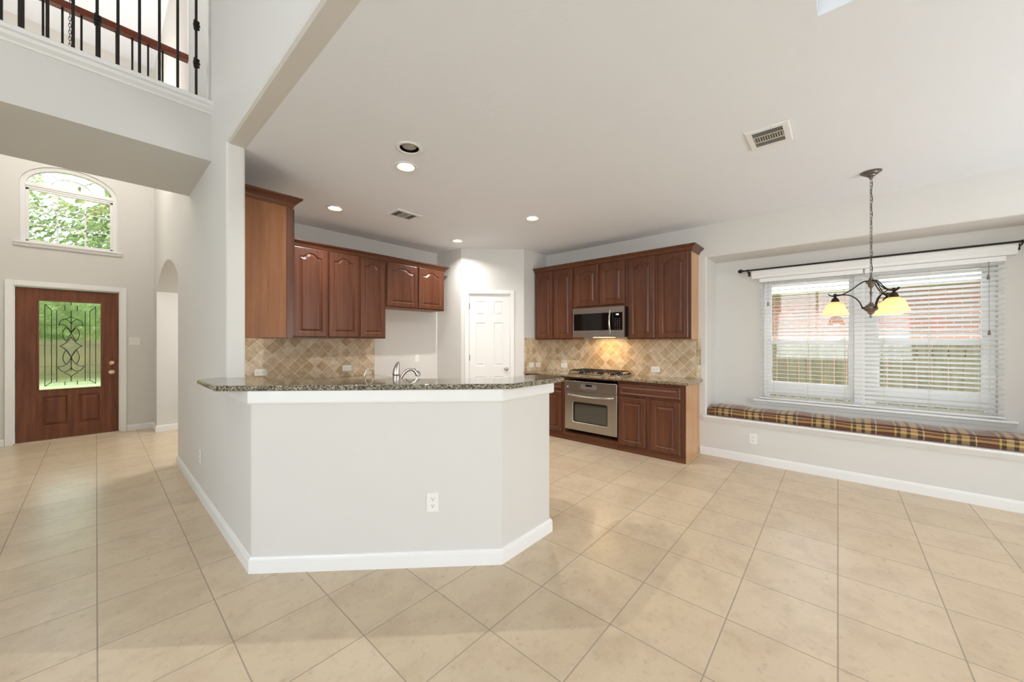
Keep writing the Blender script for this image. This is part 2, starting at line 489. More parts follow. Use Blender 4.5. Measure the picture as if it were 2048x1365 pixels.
b = B(); box(b, -4.6, 2.3, -4.1, 8.1, UZ, UZ + .12); struct('ceiling', b, ceil_m)

# dividing wall: full height behind the bar, arched opening near the front door, upper storey above the ceiling edge
def yz_plate(bm, pts, x0, x1):
    lo = [bm.verts.new((x0, p[0], p[1])) for p in pts]; hi = [bm.verts.new((x1, p[0], p[1])) for p in pts]
    n = len(pts); bm.faces.new(lo); bm.faces.new(list(reversed(hi)))
    for i in range(n): bm.faces.new([lo[i], hi[i], hi[(i + 1) % n], lo[(i + 1) % n]])
b = B()
prism(b, fillet([(XK0, 3.185), (XK1, 3.185), (XK1, 5.0), (XK0, 5.0)], [.018, .018, 0, 0]), 0, 2.8)
AY0, AY1, AS, AR = 5.46, 7.60, 2.09, .30
Rr = ((AY1 - AY0) ** 2 / 4 + AR ** 2) / (2 * AR); yc = (AY0 + AY1) / 2
arc = []
for k in range(25):
    y = AY0 + (AY1 - AY0) * k / 24
    arc.append((y, AS + math.sqrt(Rr * Rr - (y - yc) ** 2) - (Rr - AR)))
box(b, XK0, XK1, 5.0, AY0 - .0, 0, 2.8)
box(b, XK0, 1.15, AY1, YF, 0, 2.8)
box(b, XK1, 1.15, AY0 - .08, AY0, 0, 2.8)
for (y0, z0), (y1, z1) in zip(arc, arc[1:]):
    yz_plate(b, [(y0, z0), (y1, z1), (y1, 2.8), (y0, 2.8)], XK0, 1.15)
struct('wall_divider', b, wall_m, smooth=35)
b = B()
# upper storey of the same wall, with a bullnosed bottom edge and the opening to the upstairs hall
prof = [(XK0, UZ), (XK0, CZ + .02), (XK0 + .006, CZ + .006), (XK0 + .02, CZ), (XK1, CZ), (XK1, UZ)]
lo = [b.verts.new((x, -4.1, z)) for x, z in prof]; hi = [b.verts.new((x, 3.185, z)) for x, z in prof]
b.faces.new(lo); b.faces.new(list(reversed(hi)))
for i in range(len(prof)): b.faces.new([lo[i], lo[(i + 1) % len(prof)], hi[(i + 1) % len(prof)], hi[i]])
box(b, XK0, XK1, 3.185, 3.80, 2.8, UZ); box(b, XK0, XK1, 4.66, 8.0, 2.8, UZ)
box(b, XK0, XK1, 3.80, 4.66, 2.8, 3.14); box(b, XK0, XK1, 3.80, 4.66, 5.25, UZ)
struct('wall_divider_upper', b, wall_m)
# upstairs hall behind that opening
b = B(); box(b, XK1, 2.2, 3.3, 3.42, 3.14, UZ); box(b, XK1, 2.2, 5.1, 5.2, 3.14, UZ); box(b, 2.1, 2.2, 3.3, 5.2, 3.14, UZ)
box(b, XK1, 2.2, 3.3, 5.2, 3.08, 3.14); struct('wall_upper_hall', b, wall_m)
b = B(); box(b, XK0 - .012, XK1 + .012, 3.715, 3.806, 3.14, 5.33); box(b, XK0 - .012, XK1 + .012, 4.654, 4.745, 3.14, 5.33); box(b, XK0 - .012, XK1 + .012, 3.80, 4.66, 5.25, 5.33)
struct('trim_1', b, white_m, bevel=.004)

# kitchen back wall and the pantry walls
b = B()
box(b, XK1, 3.6, YB, YB + .12, 0, CZ)
pan = [(3.58, YB), (3.605, 4.205), (4.27, 3.54), (XR + .01, 3.53)]
struct('wall_kitchen_back', b, wall_m)
b = B()
PW = .70   # pantry door opening is in the diagonal wall
def diag(t, d=0): # point on the diagonal pantry wall, t metres from its left corner, d metres behind
    return (3.605 + t * .70711 + d * .70711, 4.205 - t * .70711 + d * .70711)
DL, DR = .115, .737   # door opening along the diagonal wall
prism(b, [(3.58, YB), (3.605, 4.205), (3.725, 4.205), (3.70, YB)], 0, CZ)
prism(b, [diag(0), diag(DL), diag(DL, .1), diag(-.0, .1)], 0, CZ)
prism(b, [diag(DR), diag(.9405), diag(.9405, .1), diag(DR, .1)], 0, CZ)
prism(b, [diag(DL), diag(DR), diag(DR, .1), diag(DL, .1)], 2.06, CZ)
prism(b, [(4.27, 3.54), (XR + .02, 3.53), (XR + .02, 3.63), (4.31, 3.64)], 0, CZ)
struct('wall_pantry', b, wall_m)

# right wall with the window niche
b = B()
def RY(y0, y1, z0, z1, x): return [(x, y0, z0), (x, y1, z0), (x, y1, z1), (x, y0, z1)]
NY0, NY1, NZ0, NZ1 = -1.55, 1.175, .435, 2.352
WY0, WY1, WZ0, WZ1 = -1.06, .67, .655, 2.10
rr = .022
rings = [RY(-4.1, YB + .1, 0, CZ, 5.42 + .001), RY(-4.1, YB + .1, 0, CZ, XR)]
for k in range(6):
    a = PI / 2 * k / 5; o = rr * (1 - math.sin(a))
    rings.append(RY(NY0 - o, NY1 + o, NZ0 - o, NZ1 + o, XR + rr * (1 - math.cos(a))))
rings += [RY(NY0, NY1, NZ0, NZ1, XN), RY(WY0, WY1, WZ0, WZ1, XN), RY(WY0, WY1, WZ0, WZ1, 5.42), RY(-4.1, YB + .1, 0, CZ, 5.42)]
loops(b, rings)
struct('wall_right', b, wall_m, smooth=30)

# front wall with door and arched window openings
DX0, DX1, DZ = -.715, .243, 2.085
FX0, FX1, FZ0, FZS = -.665, .212, 2.64, 3.44
b = B()
def yp(x0, x1, z0, z1): box(b, x0, x1, YF, YF + .15, z0, z1)
yp(-1.6, DX0, 0, UZ); yp(DX1, 3.3, 0, UZ); yp(DX0, DX1, DZ, FZ0); yp(DX0, FX0, FZ0, UZ); yp(FX1, DX1, FZ0, UZ)
n = 20; xm = (FX0 + FX1) / 2; hw = (FX1 - FX0) / 2
def archz(x): return FZS + .30 * math.sqrt(max(0, 1 - ((x - xm) / hw) ** 2)) ** 1.0
for k in range(n):
    x0 = xm - hw * math.cos(PI * k / n); x1 = xm - hw * math.cos(PI * (k + 1) / n)
    vs = [(x0, archz(x0)), (x1, archz(x1)), (x1, UZ), (x0, UZ)]
    lo = [b.verts.new((x, YF, z)) for x, z in vs]; hi = [b.verts.new((x, YF + .15, z)) for x, z in vs]
    b.faces.new(lo); b.faces.new(list(reversed(hi)))
    for i in range(4): b.faces.new([lo[i], hi[i], hi[(i + 1) % 4], lo[(i + 1) % 4]])
struct('wall_front', b, wall_m)
# room beyond the arch
b = B(); box(b, 3.0, 3.12, YB + .12, YF, 0, CZ); struct('wall_study', b, wall_m)
b = B(); box(b, 1.15, 3.0, YB + .12, YF, CZ, CZ + .06); struct('ceiling_study', b, ceil_m)
# left walls, back wall with unseen window openings sized for their light
b = B(); box(b, -1.6, -1.48, 4.7, YF, 0, UZ); struct('wall_foyer_left', b, wall_m)
b = B(); box(b, -4.6, -1.48, 4.7, 4.8, 0, UZ); struct('wall_living_far', b, wall_m)
b = B()
for y0, y1, z0, z1 in ((-4.1, -1.5, 0, UZ), (1.5, 4.8, 0, UZ), (-1.5, 1.5, 0, .7), (-1.5, 1.5, 3.3, UZ)): box(b, -4.6, -4.5, y0, y1, z0, z1)
struct('wall_left', b, wall_m)
b = B()
for x0, x1, z0, z1 in ((-4.6, -3.6, 0, UZ), (-.4, 1.6, 0, UZ), (4.2, 5.5, 0, UZ), (-3.6, -3.0, 0, UZ), (-1.0, -.4, 0, UZ), (-3.0, -1.0, 0, .9), (-3.0, -1.0, 2.3, UZ), (1.6, 4.2, 2.35, UZ), (1.6, 4.2, 0, .25)):
    box(b, x0, x1, -4.1, -4.0, z0, z1)
struct('wall_back', b, wall_m)
def plain_window(n, x0, x1, z0, z1, loc, rz, cols, rows):
    t = thing('window_%d' % n, None, None, loc, rz, kind='structure')
    f = B(); w = .06
    box(f, x0, x1, 0, .07, z0, z0 + w); box(f, x0, x1, 0, .07, z1 - w, z1); box(f, x0, x0 + w, 0, .07, z0 + w, z1 - w); box(f, x1 - w, x1, 0, .07, z0 + w, z1 - w)
    for c in range(1, cols): x = x0 + (x1 - x0) * c / cols; box(f, x - .03, x + .03, 0, .07, z0 + w, z1 - w)
    for r in range(1, rows): z = z0 + (z1 - z0) * r / rows; box(f, x0 + w, x1 - w, .01, .06, z - .02, z + .02)
    obj('window_frame', f, white_m, t)
    g = B(); box(g, x0 + w, x1 - w, .03, .036, z0 + w, z1 - w); obj('pane', g, glass_m, t)
    return t
plain_window(3, -1.0, 1.0, .9, 2.3, (-2.0, -4.02, 0), PI, 2, 2)
plain_window(4, -1.3, 1.3, .25, 2.35, (2.9, -4.02, 0), PI, 2, 1)
plain_window(5, -1.5, 1.5, .7, 3.3, (-4.52, 0, 0), PI / 2, 3, 2)

# upstairs bridge and its white ledge
b = B(); box(b, -4.5, XK0, 3.68, 4.73, 2.765, 3.14); struct('wall_bridge', b, wall_m)
b = B()
prof = [(0.0, 3.125), (.012, 3.125), (.02, 3.137), (.05, 3.15), (.058, 3.168), (.08, 3.172), (.08, 3.197), (.072, 3.205), (-.12, 3.205), (-.12, 3.141), (0.0, 3.141)]
sweep_profile(b, [(-4.5, 3.68), (XK0, 3.68)], prof); struct('trim_2', b, white_m, smooth=30)
b = B(); box(b, -4.5, XK0, 3.80, 4.60, 3.14, 3.15); struct('floor_bridge_carpet', b, carpet_m)
b = B(); prof = [(-.12, 3.141), (-.12, 3.2), (.03, 3.2), (.03, 3.17), (0, 3.15), (0, 3.141)]
sweep_profile(b, [(XK0, 4.73), (-1.48, 4.73)], prof); struct('trim_3', b, white_m)

# knee wall under the bar
SUM = 3.17
kw = [(XK0, 3.19), (XK0, SUM - XK0), (1.635, SUM - 1.635), (2.14, 1.535), (2.14, 1.665), (1.689, 1.665), (XK1, 2.639), (XK1, 3.19)]
b = B(); prism(b, fillet(kw, [0, .02, .02, .012, 0, 0, 0, 0]), 0, 1.063); struct('wall_bar', b, wall_m, smooth=40)
# white band under the countertop
b = B(); cp = [(0, .985), (.010, .985), (.016, .992), (.018, 1.0), (.018, 1.0625), (0, 1.0625)]
path = [(XK0, 3.27), (XK0, SUM - XK0), (1.635, 1.535), (2.165, 1.535)]
sweep_profile(b, list(reversed([p for p in path]))[::-1], [( o, z) for o, z in cp])
struct('trim_4', b, white_m)
b = B()
BH = .092
bp = [(0, 0), (.014, 0), (.014, BH - .022), (.011, BH - .018), (.011, BH - .012), (.006, BH - .002), (0, BH)]
def bb(name, path, h=None):
    m = B(); sweep_profile(m, path, bp); return struct(name, m, white_m)
b.free()
bb('baseboard_bar', [(XK0, AY0), (XK0, SUM - XK0), (1.635, 1.535), (2.14, 1.535), (2.14, 1.665)])
bb('baseboard_right', [(XR, 1.245), (XR, -4.0)])
bb('baseboard_front', [(DX1 + .065, YF), (XK0, YF)])
bb('baseboard_front_left', [(-1.48, YF), (DX0 - .065, YF)])
bb('baseboard_arch', [(XK0, YF), (XK0, AY1), (1.15, AY1)])
bb('baseboard_foyer', [(-1.48, 4.8), (-1.48, YF)])

# ------------------------------------------------------------------ bar countertop and kitchen worktops
def slab(name, pts, z0, z1, mat, label, cat, r=.008, rad=0):
    m = B(); prism(m, fillet(pts, rad) if rad else pts, z0, z1)
    o = obj(name, m, mat, smooth=40); bv = o.modifiers.new('edge', 'BEVEL'); bv.width = r; bv.segments = 3; bv.limit_method = 'ANGLE'; bv.angle_limit = math.radians(50)
    return tag(o, label, cat)
S1 = 3.13
bar_pts = [(XK0 - .002, 3.183), (XK0 - .002, 3.27), (.492, 3.27), (.445, 3.2), (.445, S1 - .445 + .0), (1.625, S1 - 1.625), (2.22, 1.455), (2.31, 1.60), (2.21, 1.775), (1.87, 1.775), (.765, 2.88), (.765, 3.34), (XK1 + .002, 3.36), (XK1 + .002, 3.183)]
bar_pts[5] = (1.66, 1.465)
slab('bar_countertop', bar_pts, 1.063, 1.096, granite_m, 'raised dark green granite bar top with chamfered ends, wrapped around the white wall end', 'countertop', .0145,
     [0, 0, .02, .02, .03, .04, .05, .05, .05, .02, .02, .02, 0, 0])
slab('kitchen_worktop', [(XK1, 4.748), (2.52, 4.748), (2.52, 4.11), (1.36, 4.11), (1.36, 3.0), (2.30, 2.06), (2.30, 1.80), (1.96, 1.668), (1.691, 1.668), (XK1, 2.645)], .868, .90, granite2_m,
     'lower polished granite worktop along the left tiled wall behind the bar', 'worktop', .006)
slab('range_worktop', [(4.25, 1.215), (XR - .002, 1.215), (XR - .002, 3.53), (4.275, 3.535), (4.25, 3.53)], .868, .90, granite2_m,
     'tan speckled granite worktop under the gas cooktop on the right wall', 'worktop', .008)

# ------------------------------------------------------------------ tile backsplashes
def splash(name, loc, rz, w, z0, z1, left_border, right_border, label):
    t = thing(name, label, 'backsplash', loc, rz)
    a, c = (.05 if left_border else 0), (w - .05 if right_border else w)
    m = B(); box(m, a, c, -.010, 0, z0, z1); obj('diamond_tiles', m, tile_m, t)
    for on, x0 in ((left_border, 0.0), (right_border, c)):
        if on:
            m = B(); box(m, x0, x0 + .05, -.0115, 0, z0, z1); obj('border_tiles', m, tile_border_m, t, bevel=.002)
    return t
splash('tile_backsplash', (XK1, YB - .001, 0), 0, 2.523 - XK1, .9005, 1.398, False, True, 'diagonal travertine tile backsplash under the left wall cabinets')
splash('tile_backsplash', (XR - .001, 3.528, 0), R90, 3.528 - 1.235, .9005, 1.384, False, True, 'diagonal travertine tile backsplash behind the gas cooktop')
splash('tile_backsplash', (4.272, 3.537, 0), math.atan2(-.01, .56), .545, .9005, 1.405, True, False, 'narrow diagonal travertine backsplash beside the white pantry door')

# ------------------------------------------------------------------ cabinets
def outline(w, h, ins, arch, na=22):
    """closed ring of (x,z): bottom left, bottom right, then the top from right to left"""
    x0, x1, z0, z1 = ins, w - ins, ins, h - ins
    pts = [(x0, z0), (x1, z0)]
    for k in range(na + 1):
        u = 1 - 2 * k / na
        x = (x0 + x1) / 2 + u * (x1 - x0) / 2
        if arch:
            au = abs(u); t = min(1, max(0, (au - .06) / .68)); g = (.5 - .5 * math.cos(PI * t)) ** 1.5
            z = z1 - arch * g
            if .74 < au < .86: z += .004
        else: z = z1
        pts.append((x, z))
    return pts

def panel_door(w, h, arch=0.0, t=.02, frame=.052, mat=None):
    m = B()
    def ring(pts, y): return [(x, -y, z) for x, z in pts]
    rect = outline(w, h, 0, 0); rect2 = outline(w, h, .005, 0)
    rs = [ring(rect, 0), ring(rect, t - .006), ring(rect2, t - .001), ring(outline(w, h, .010, 0), t), ring(outline(w, h, frame, arch), t), ring(outline(w, h, frame + .004, arch), t - .003),
          ring(outline(w, h, frame + .010, arch), t - .010), ring(outline(w, h, frame + .016, arch), t - .010), ring(outline(w, h, frame + .034, arch), t - .003), ring(outline(w, h, frame + .037, arch), t - .002)]
    loops(m, rs, True, True)
    return m

def face_frame(m, w, h, stiles, rails, t=.018, y=0):
    """face frame in front of the carcass: stiles [(x0,x1)], rails [(z0,z1)]"""
    for x0, x1 in stiles: box(m, x0, x1, y - t, y, 0, h)
    for z0, z1 in rails:
        xs = sorted(stiles)
        for (a0, a1), (b0, b1) in zip(xs, xs[1:]): box(m, a1, b0, y - t, y, z0, z1)

def wall_cabinet(loc, rz, w, h, doors, label, depth=.30, end_mat=None, arch=.045, fr=.018):
    """doors: list of (x0,x1,z0,z1) ; local x right, -y to the viewer, origin at the lower left of the face"""
    t = thing('wall_cabinet', label, 'cabinet', loc, rz)
    m = B(); box(m, 0.0005, w - .0005, 0, depth, 0, h); o = obj('body', m, side_m if end_mat is None else end_mat, t)
    m = B(); st = []
    st.append((0.0005, doors[0][0] + .012)); 
    for a, c in zip(doors, doors[1:]): st.append((a[1] - .012, c[0] + .012))
    st.append((doors[-1][1] - .012, w - .0005))
    face_frame(m, w, h, st, [(0, .035), (h - .04, h)], fr, 0)
    obj('face_frame', m, wood_m, t, bevel=.0015)
    for x0, x1, z0, z1 in doors:
        m = panel_door(x1 - x0, z1 - z0, arch); obj('door', m, wood_m, t, loc=(x0, -fr - .0005, z0))
    return t
ZB, ZT = 1.385, 2.405
# left run on the kitchen back wall (face at Y = 4.42)
YFc = 4.437
def L(x0, x1, z0, z1, doors, label):
    return wall_cabinet((x0, YFc, z0), 0, x1 - x0, z1 - z0, [(a - x0, c - x0, d - z0, e - z0) for a, c, d, e in doors], label, YB - YFc - .001)
L(1.385, 1.774, ZB, ZT, [(1.418, 1.764, 1.400, 2.388)], 'tall single-door cherry wall cabinet, first from the left on the back wall')
L(1.774, 2.503, ZB, ZT, [(1.785, 2.137, 1.400, 2.388), (2.160, 2.485, 1.400, 2.388)], 'tall double-door cherry wall cabinet left of the fridge space')
L(2.503, 3.455, 1.80, ZT, [(2.520, 2.986, 1.815, 2.388), (3.003, 3.435, 1.815, 2.388)], 'short double-door cherry cabinet above the empty fridge space')
# cabinet on the dividing wall, its plain side towards the room
t = thing('wall_cabinet', 'tall cherry wall cabinet seen from its plain flat side, beside the wall end', 'cabinet', (XK1 + .001, 3.30, ZB - .004), 0)
HS = 2.445 - ZB
m = B(); box(m, 0, .296, 0, .80, 0, HS); obj('body', m, side_m, t)
m = B(); box(m, .296, .340, -.004, .80, -.004, HS); obj('face_frame', m, wood_m, t, bevel=.002)
m = panel_door(.37, HS - .03, .045); obj('door', m, wood_m, t, loc=(.3405, .015, .015), rz=PI / 2)
m = panel_door(.37, HS - .03, .045); obj('door', m, wood_m, t, loc=(.3405, .40, .015), rz=PI / 2)

# right run (face at X = 4.53)
XFc = 4.545
def Rr_(y0, y1, z0, z1, doors, label, end=None):
    # y0 > y1; local x runs towards -Y
    return wall_cabinet((XFc, y0, z0), R90, y0 - y1, z1 - z0, [(y0 - a, y0 - c, d - z0, e - z0) for a, c, d, e in doors], label, XR - XFc - .001, end)
Rr_(3.526, 2.838, 1.375, 2.41, [(3.508, 3.190, 1.392, 2.398), (3.158, 2.846, 1.392, 2.398)], 'tall double-door cherry wall cabinet left of the microwave')
Rr_(2.838, 2.030, 1.80, 2.41, [(2.806, 2.440, 1.835, 2.398), (2.404, 2.058, 1.835, 2.398)], 'short double-door cherry wall cabinet directly above the microwave')
Rr_(2.030, 1.262, 1.375, 2.41, [(2.004, 1.676, 1.392, 2.398), (1.634, 1.290, 1.392, 2.398)], 'tall double-door cherry wall cabinet right of the microwave with a pale honey side', honey_m)

# crown mouldings
cr = [(0, 0), (.008, 0), (.008, .012), (.014, .016), (.018, .028), (.036, .048), (.048, .054), (.052, .060), (.058, .062), (.058, .074), (0, .074)]
def crown(path, z, label):
    m = B(); sweep_profile(m, path, [(o, z + h) for o, h in cr]); o = obj('crown_moulding', m, wood_x_m, smooth=25); return tag(o, label, 'moulding', 'cabinet crown mouldings')
crn = 4.418
crown([(1.385, crn), (3.456, crn), (3.456, YB - .002)], ZT - .022, 'cherry crown moulding along the top of the left back-wall cabinets')
crown([(XK1 + .001, 3.298), (1.0535, 3.298), (1.0535, 4.09)], 2.43, 'cherry crown moulding on top of the tall cabinet beside the wall end')
crown([(4.526, 3.524), (4.526, 1.2605), (XR - .002, 1.2605)], 2.392, 'cherry crown moulding along the top of the cabinets above the microwave')

# base cabinets, right run
XBc = 4.31
def base_cabinet(name, loc, rz, w, doors, drawers, label, depth, end=None, H=.866, opening=None, toe=True):
    t = thing(name, label, 'cabinet', loc, rz)
    m = B()
    if opening:
        ox0, ox1, oz0, oz1 = opening
        box(m, .0005, ox0, 0, depth, 0, H); box(m, ox1, w - .0005, 0, depth, 0, H); box(m, ox0, ox1, 0, depth, 0, oz0); box(m, ox0, ox1, 0, depth, oz1, H); box(m, ox0, ox1, depth - .02, depth, oz0, oz1)
    else: box(m, .0005, w - .0005, 0, depth, 0, H)
    obj('body', m, end or side_m, t)
    m = B()
    if opening:
        for x0, x1, z0, z1 in ((.0005, ox0, 0, H), (ox1, w - .0005, 0, H), (ox0, ox1, 0, oz0), (ox0, ox1, oz1, H)): box(m, x0, x1, -.018, -.0002, z0, z1)
    else: box(m, .0005, w - .0005, -.018, -.0002, 0.0, H)
    obj('face_frame', m, wood_m, t, bevel=.0015)
    for x0, x1, z0, z1 in doors: obj('door', panel_door(x1 - x0, z1 - z0, 0), wood_m, t, loc=(x0, -.0185, z0))
    for x0, x1, z0, z1 in drawers: obj('drawer', panel_door(x1 - x0, z1 - z0, 0, frame=.016), wood_x_m, t, loc=(x0, -.0185, z0))
    m = B(); box(m, -.0 + .0005, w - .0005, -.024, -.0182, 0, .062); obj('toe_board', m, wood_x_m, t, bevel=.002)
    return t
dp = XR - XBc - .002
base_cabinet('base_cabinet', (XBc, 2.038, 0), R90, 2.038 - 1.252, [(.021, .345, .085, .663), (.406, .734, .085, .663)], [(.021, .733, .698, .828)],
             'cherry base cabinet with two doors and one wide drawer, right of the oven', dp, honey_m)
base_cabinet('base_cabinet', (XBc, 2.842, 0), R90, .802, [], [], 'cherry cabinet housing the built-in oven under the cooktop', dp, opening=(.020, .796, .10, .850))
base_cabinet('base_cabinet', (XBc, 3.527, 0), R90, .683, [(.03, .33, .095, .655), (.352, .655, .095, .655)], [(.03, .33, .698, .828), (.352, .655, .698, .828)],
             'cherry base cabinet left of the oven, mostly behind the bar end', dp)
# base cabinets hidden behind the bar
base_cabinet('base_cabinet', (1.375, 4.14, 0), 0, 1.13, [(.03, .37, .095, .655), (.39, .73, .095, .655), (.75, 1.10, .095, .655)], [(.03, .37, .698, .828), (.39, .73, .698, .828), (.75, 1.10, .698, .828)],
             'cherry base cabinet under the left worktop below the travertine tiles', YB - 4.142)
t = thing('sink_cabinet', 'cherry sink cabinet tucked against the kitchen side of the bar', 'cabinet', (0, 0, 0))
m = B(); prism(m, [(.716, 2.68), (1.70, 1.69), (1.95, 1.69), (2.24, 1.83), (2.24, 2.04), (1.32, 2.96), (1.32, 4.10), (1.36, 4.12), (1.36, 4.74), (.716, 4.74)], 0, .866); obj('body', m, wood_m, t)
for k in range(3):
    o = obj('door', panel_door(.38, .56, 0), wood_m, t, loc=(2.20 - k * .29, 2.085 + k * .29, .095), rz=PI * .75)

# ------------------------------------------------------------------ built-in oven
OY = 2.818
t = thing('built_in_oven', 'stainless steel built-in oven with a dark window and bar handle', 'oven', (4.290, OY, .155), R90)
ow, oh = .768, .660
m = B(); box(m, .02, ow - .02, 0.022, .40, .0, oh - .005); obj('body', m, black_m, t)
m = B()
def rrect(x0, x1, z0, z1, r, y, seg=5):
    return [(p[0], y, p[1]) for p in fillet([(x0, z0), (x1, z0), (x1, z1), (x0, z1)], r, seg)]
zc = .528
loops(m, [rrect(.002, ow - .002, 0, zc - .004, .004, .02), rrect(.002, ow - .002, 0, zc - .004, .004, -.008), rrect(.006, ow - .006, .004, zc - .008, .004, -.012),
          rrect(.125, .640, .105, .385, .035, -.012), rrect(.132, .633, .112, .378, .03, -.004)])
obj('door', m, steel_m, t, smooth=30); dr = t.children[-1]
m = B(); loops(m, [rrect(.128, .637, .108, .382, .03, -.0015), rrect(.128, .637, .108, .382, .03, -.006), ], True, True)
obj('window_surround', m, black_m, dr)
m = B(); loops(m, [rrect(.160, .628, .122, .352, .018, -.006), rrect(.160, .628, .122, .352, .018, -.0085)], True, True); obj('window', m, ovenglass_m, dr)
m = B()
hz = .482
pts = [(.045, -.014, hz + .002), (.05, -.03, hz), (.075, -.045, hz - .004)] + [(.075 + (ow - .15) * k / 12, -.052 - .012 * math.sin(PI * k / 12), hz - .004 - .012 * math.sin(PI * k / 12)) for k in range(13)] + [(ow - .05, -.03, hz), (ow - .045, -.014, hz + .002)]
tube(m, pts, .013, 10, squash=1.0); obj('handle', m, chrome_m, dr, smooth=60)
m = B()
loops(m, [rrect(0, ow, zc, oh, .014, .02), rrect(0, ow, zc, oh, .014, -.014), rrect(.005, ow - .005, zc + .004, oh - .005, .012, -.019)], True, True)
obj('control_panel', m, steel_m, t, smooth=35); cp_ = t.children[-1]
m = B(); box(m, .255, .490, -.0200, -.0192, zc + .035, zc + .098); obj('keypad', m, M('keypad_grey', (140, 136, 130), .4, .5).m, cp_)
m = B(); box(m, .330, .420, -.0207, -.0201, zc + .072, zc + .094); obj('display', m, blackglass_m, cp_)
m = B()
for r_ in range(3):
    for c_ in range(10):
        if 3 <= c_ <= 6 and r_ == 2: continue
        x = .268 + c_ * .0225; z = zc + .043 + r_ * .018; box(m, x, x + .010, -.0206, -.0201, z, z + .004)
obj('key_marks', m, chart_m, cp_)
m = B(); tube(m, [(.055 + .010 * math.cos(a), -.0195, zc + .050 + .013 * math.sin(a)) for a in [2 * PI * k / 18 for k in range(18)]], .0016, 6, closed=True)
tube(m, [(.055 + .004 * math.cos(a), -.0195, zc + .050 + .007 * math.sin(a)) for a in [2 * PI * k / 12 for k in range(12)]], .0012, 6, closed=True)
obj('round_emblem', m, white_m, cp_)

# ------------------------------------------------------------------ microwave
t = thing('microwave', 'over-the-range stainless microwave with black glass door and curved handle', 'microwave', (4.405, 2.770, 1.405), R90)
mw, mh = .755, .392
m = B(); box(m, .003, mw - .003, .03, XR - 4.405 - .002, 0.0, mh); obj('body', m, black_m, t)
m = B()
box(m, 0, mw, .0, .03, .0, .090); box(m, 0, mw, .0, .03, mh - .075, mh); box(m, 0, .022, 0, .03, .09, mh - .075); box(m, mw - .022, mw, 0, .03, .09, mh - .075); box(m, 0, mw, -.003, .0, -.0, .018)
obj('front_frame', m, steel_m, t)
m = B(); box(m, .022, .548, -.001, .029, .09, mh - .075); obj('door_glass', m, blackglass_m, t)
m = B(); box(m, .556, mw - .022, -.001, .029, .09, mh - .075); obj('control_panel', m, blackglass_m, t); cpn = t.children[-1]
m = B(); box(m, .548, .556, .003, .029, .09, mh - .075); obj('door_seam', m, dark_gap, t)
m = B(); pts = [(.573 + .0, .0, .035)] + [(.573, -.016 - .030 * math.sin(PI * k / 14), .035 + (mh - .075) * k / 14) for k in range(15)] + [(.573, 0, mh - .04)]
tube(m, pts, .012, 10, squash=.8); obj('handle', m, chrome_m, t, smooth=60)
m = B()
for r_ in range(7):
    for c_ in range(3):
        x = .628 + c_ * .030; z = .105 + r_ * .021; box(m, x, x + .013, -.0016, -.0011, z, z + .005)
obj('key_marks', m, chart_m, cpn)
def seg7(m, s, x, z, w, h, th=.0022, y=-.0016):
    on = {'0': 'abcdef', '1': 'bc', '2': 'abged', '3': 'abgcd', '4': 'fgbc', '5': 'afgcd', '6': 'afgedc', '7': 'abc', '8': 'abcdefg', '9': 'abfgcd', ':': ''}
    for ch in s:
        if ch == ':':
            box(m, x, x + th, y, y + .0005, z + h * .25, z + h * .25 + th); box(m, x, x + th, y, y + .0005, z + h * .7, z + h * .7 + th); x += th * 2.4; continue
        P = {'a': (x, x + w, z + h - th, z + h), 'g': (x, x + w, z + h / 2 - th / 2, z + h / 2 + th / 2), 'd': (x, x + w, z, z + th), 'f': (x, x + th, z + h / 2, z + h), 'e': (x, x + th, z, z + h / 2), 'b': (x + w - th, x + w, z + h / 2, z + h), 'c': (x + w - th, x + w, z, z + h / 2)}
        for k in on[ch]: a = P[k]; box(m, a[0], a[1], y, y + .0005, a[2], a[3])
        x += w * 1.45
m = B(); seg7(m, '1:28', .640, .282, .009, .015); obj('clock_display', m, disp_m, cpn)
m = B()
for k in range(7): box(m, .345 + k * .0085, .345 + k * .0085 + .0055, -.0006, -.0001, .045, .052)
obj('maker_lettering', m, chart_m, t)
m = B(); box(m, .25, .50, .12, .28, -.004, -.0005); obj('underside_lamp', m, emit_mat('hood_lamp', (255, 196, 120), 5), t)
area_light('microwave_hood_lamp', (4.60, 2.40, 1.395), (0, 0, 0), .10, .25, 2.0, (1.0, .68, .34))

# ------------------------------------------------------------------ cooktop
t = thing('gas_cooktop', 'gas cooktop with black cast-iron grates on a steel tray', 'cooktop', (4.325, 2.80, .9005), R90)
m = B(); loops(m, [rrect(0, .76, 0, .43, .02, 0)]) if False else None
def rr_xy(x0, x1, y0, y1, r, z): return [(p[0], p[1], z) for p in fillet([(x0, y0), (x1, y0), (x1, y1), (x0, y1)], r)]
loops(m, [rr_xy(0, .76, 0, .45, .015, 0), rr_xy(0, .76, 0, .45, .015, .008), rr_xy(.012, .748, .012, .438, .012, .012), rr_xy(.02, .74, .02, .43, .01, .006)], True, True)
obj('steel_tray', m, steel_m, t, smooth=30)
for i, (cx, cy, r) in enumerate(((.14, .13, .038), (.14, .33, .03), (.38, .23, .05), (.60, .13, .03), (.60, .33, .038))):
    m = B(); lathe(m, [(0, .006), (r, .006), (r, .018), (r * .8, .022), (r * .8, .030), (r * .7, .033), (0, .033)], 20, (cx, cy, 0)); obj('burner', m, iron_m, t, smooth=40)
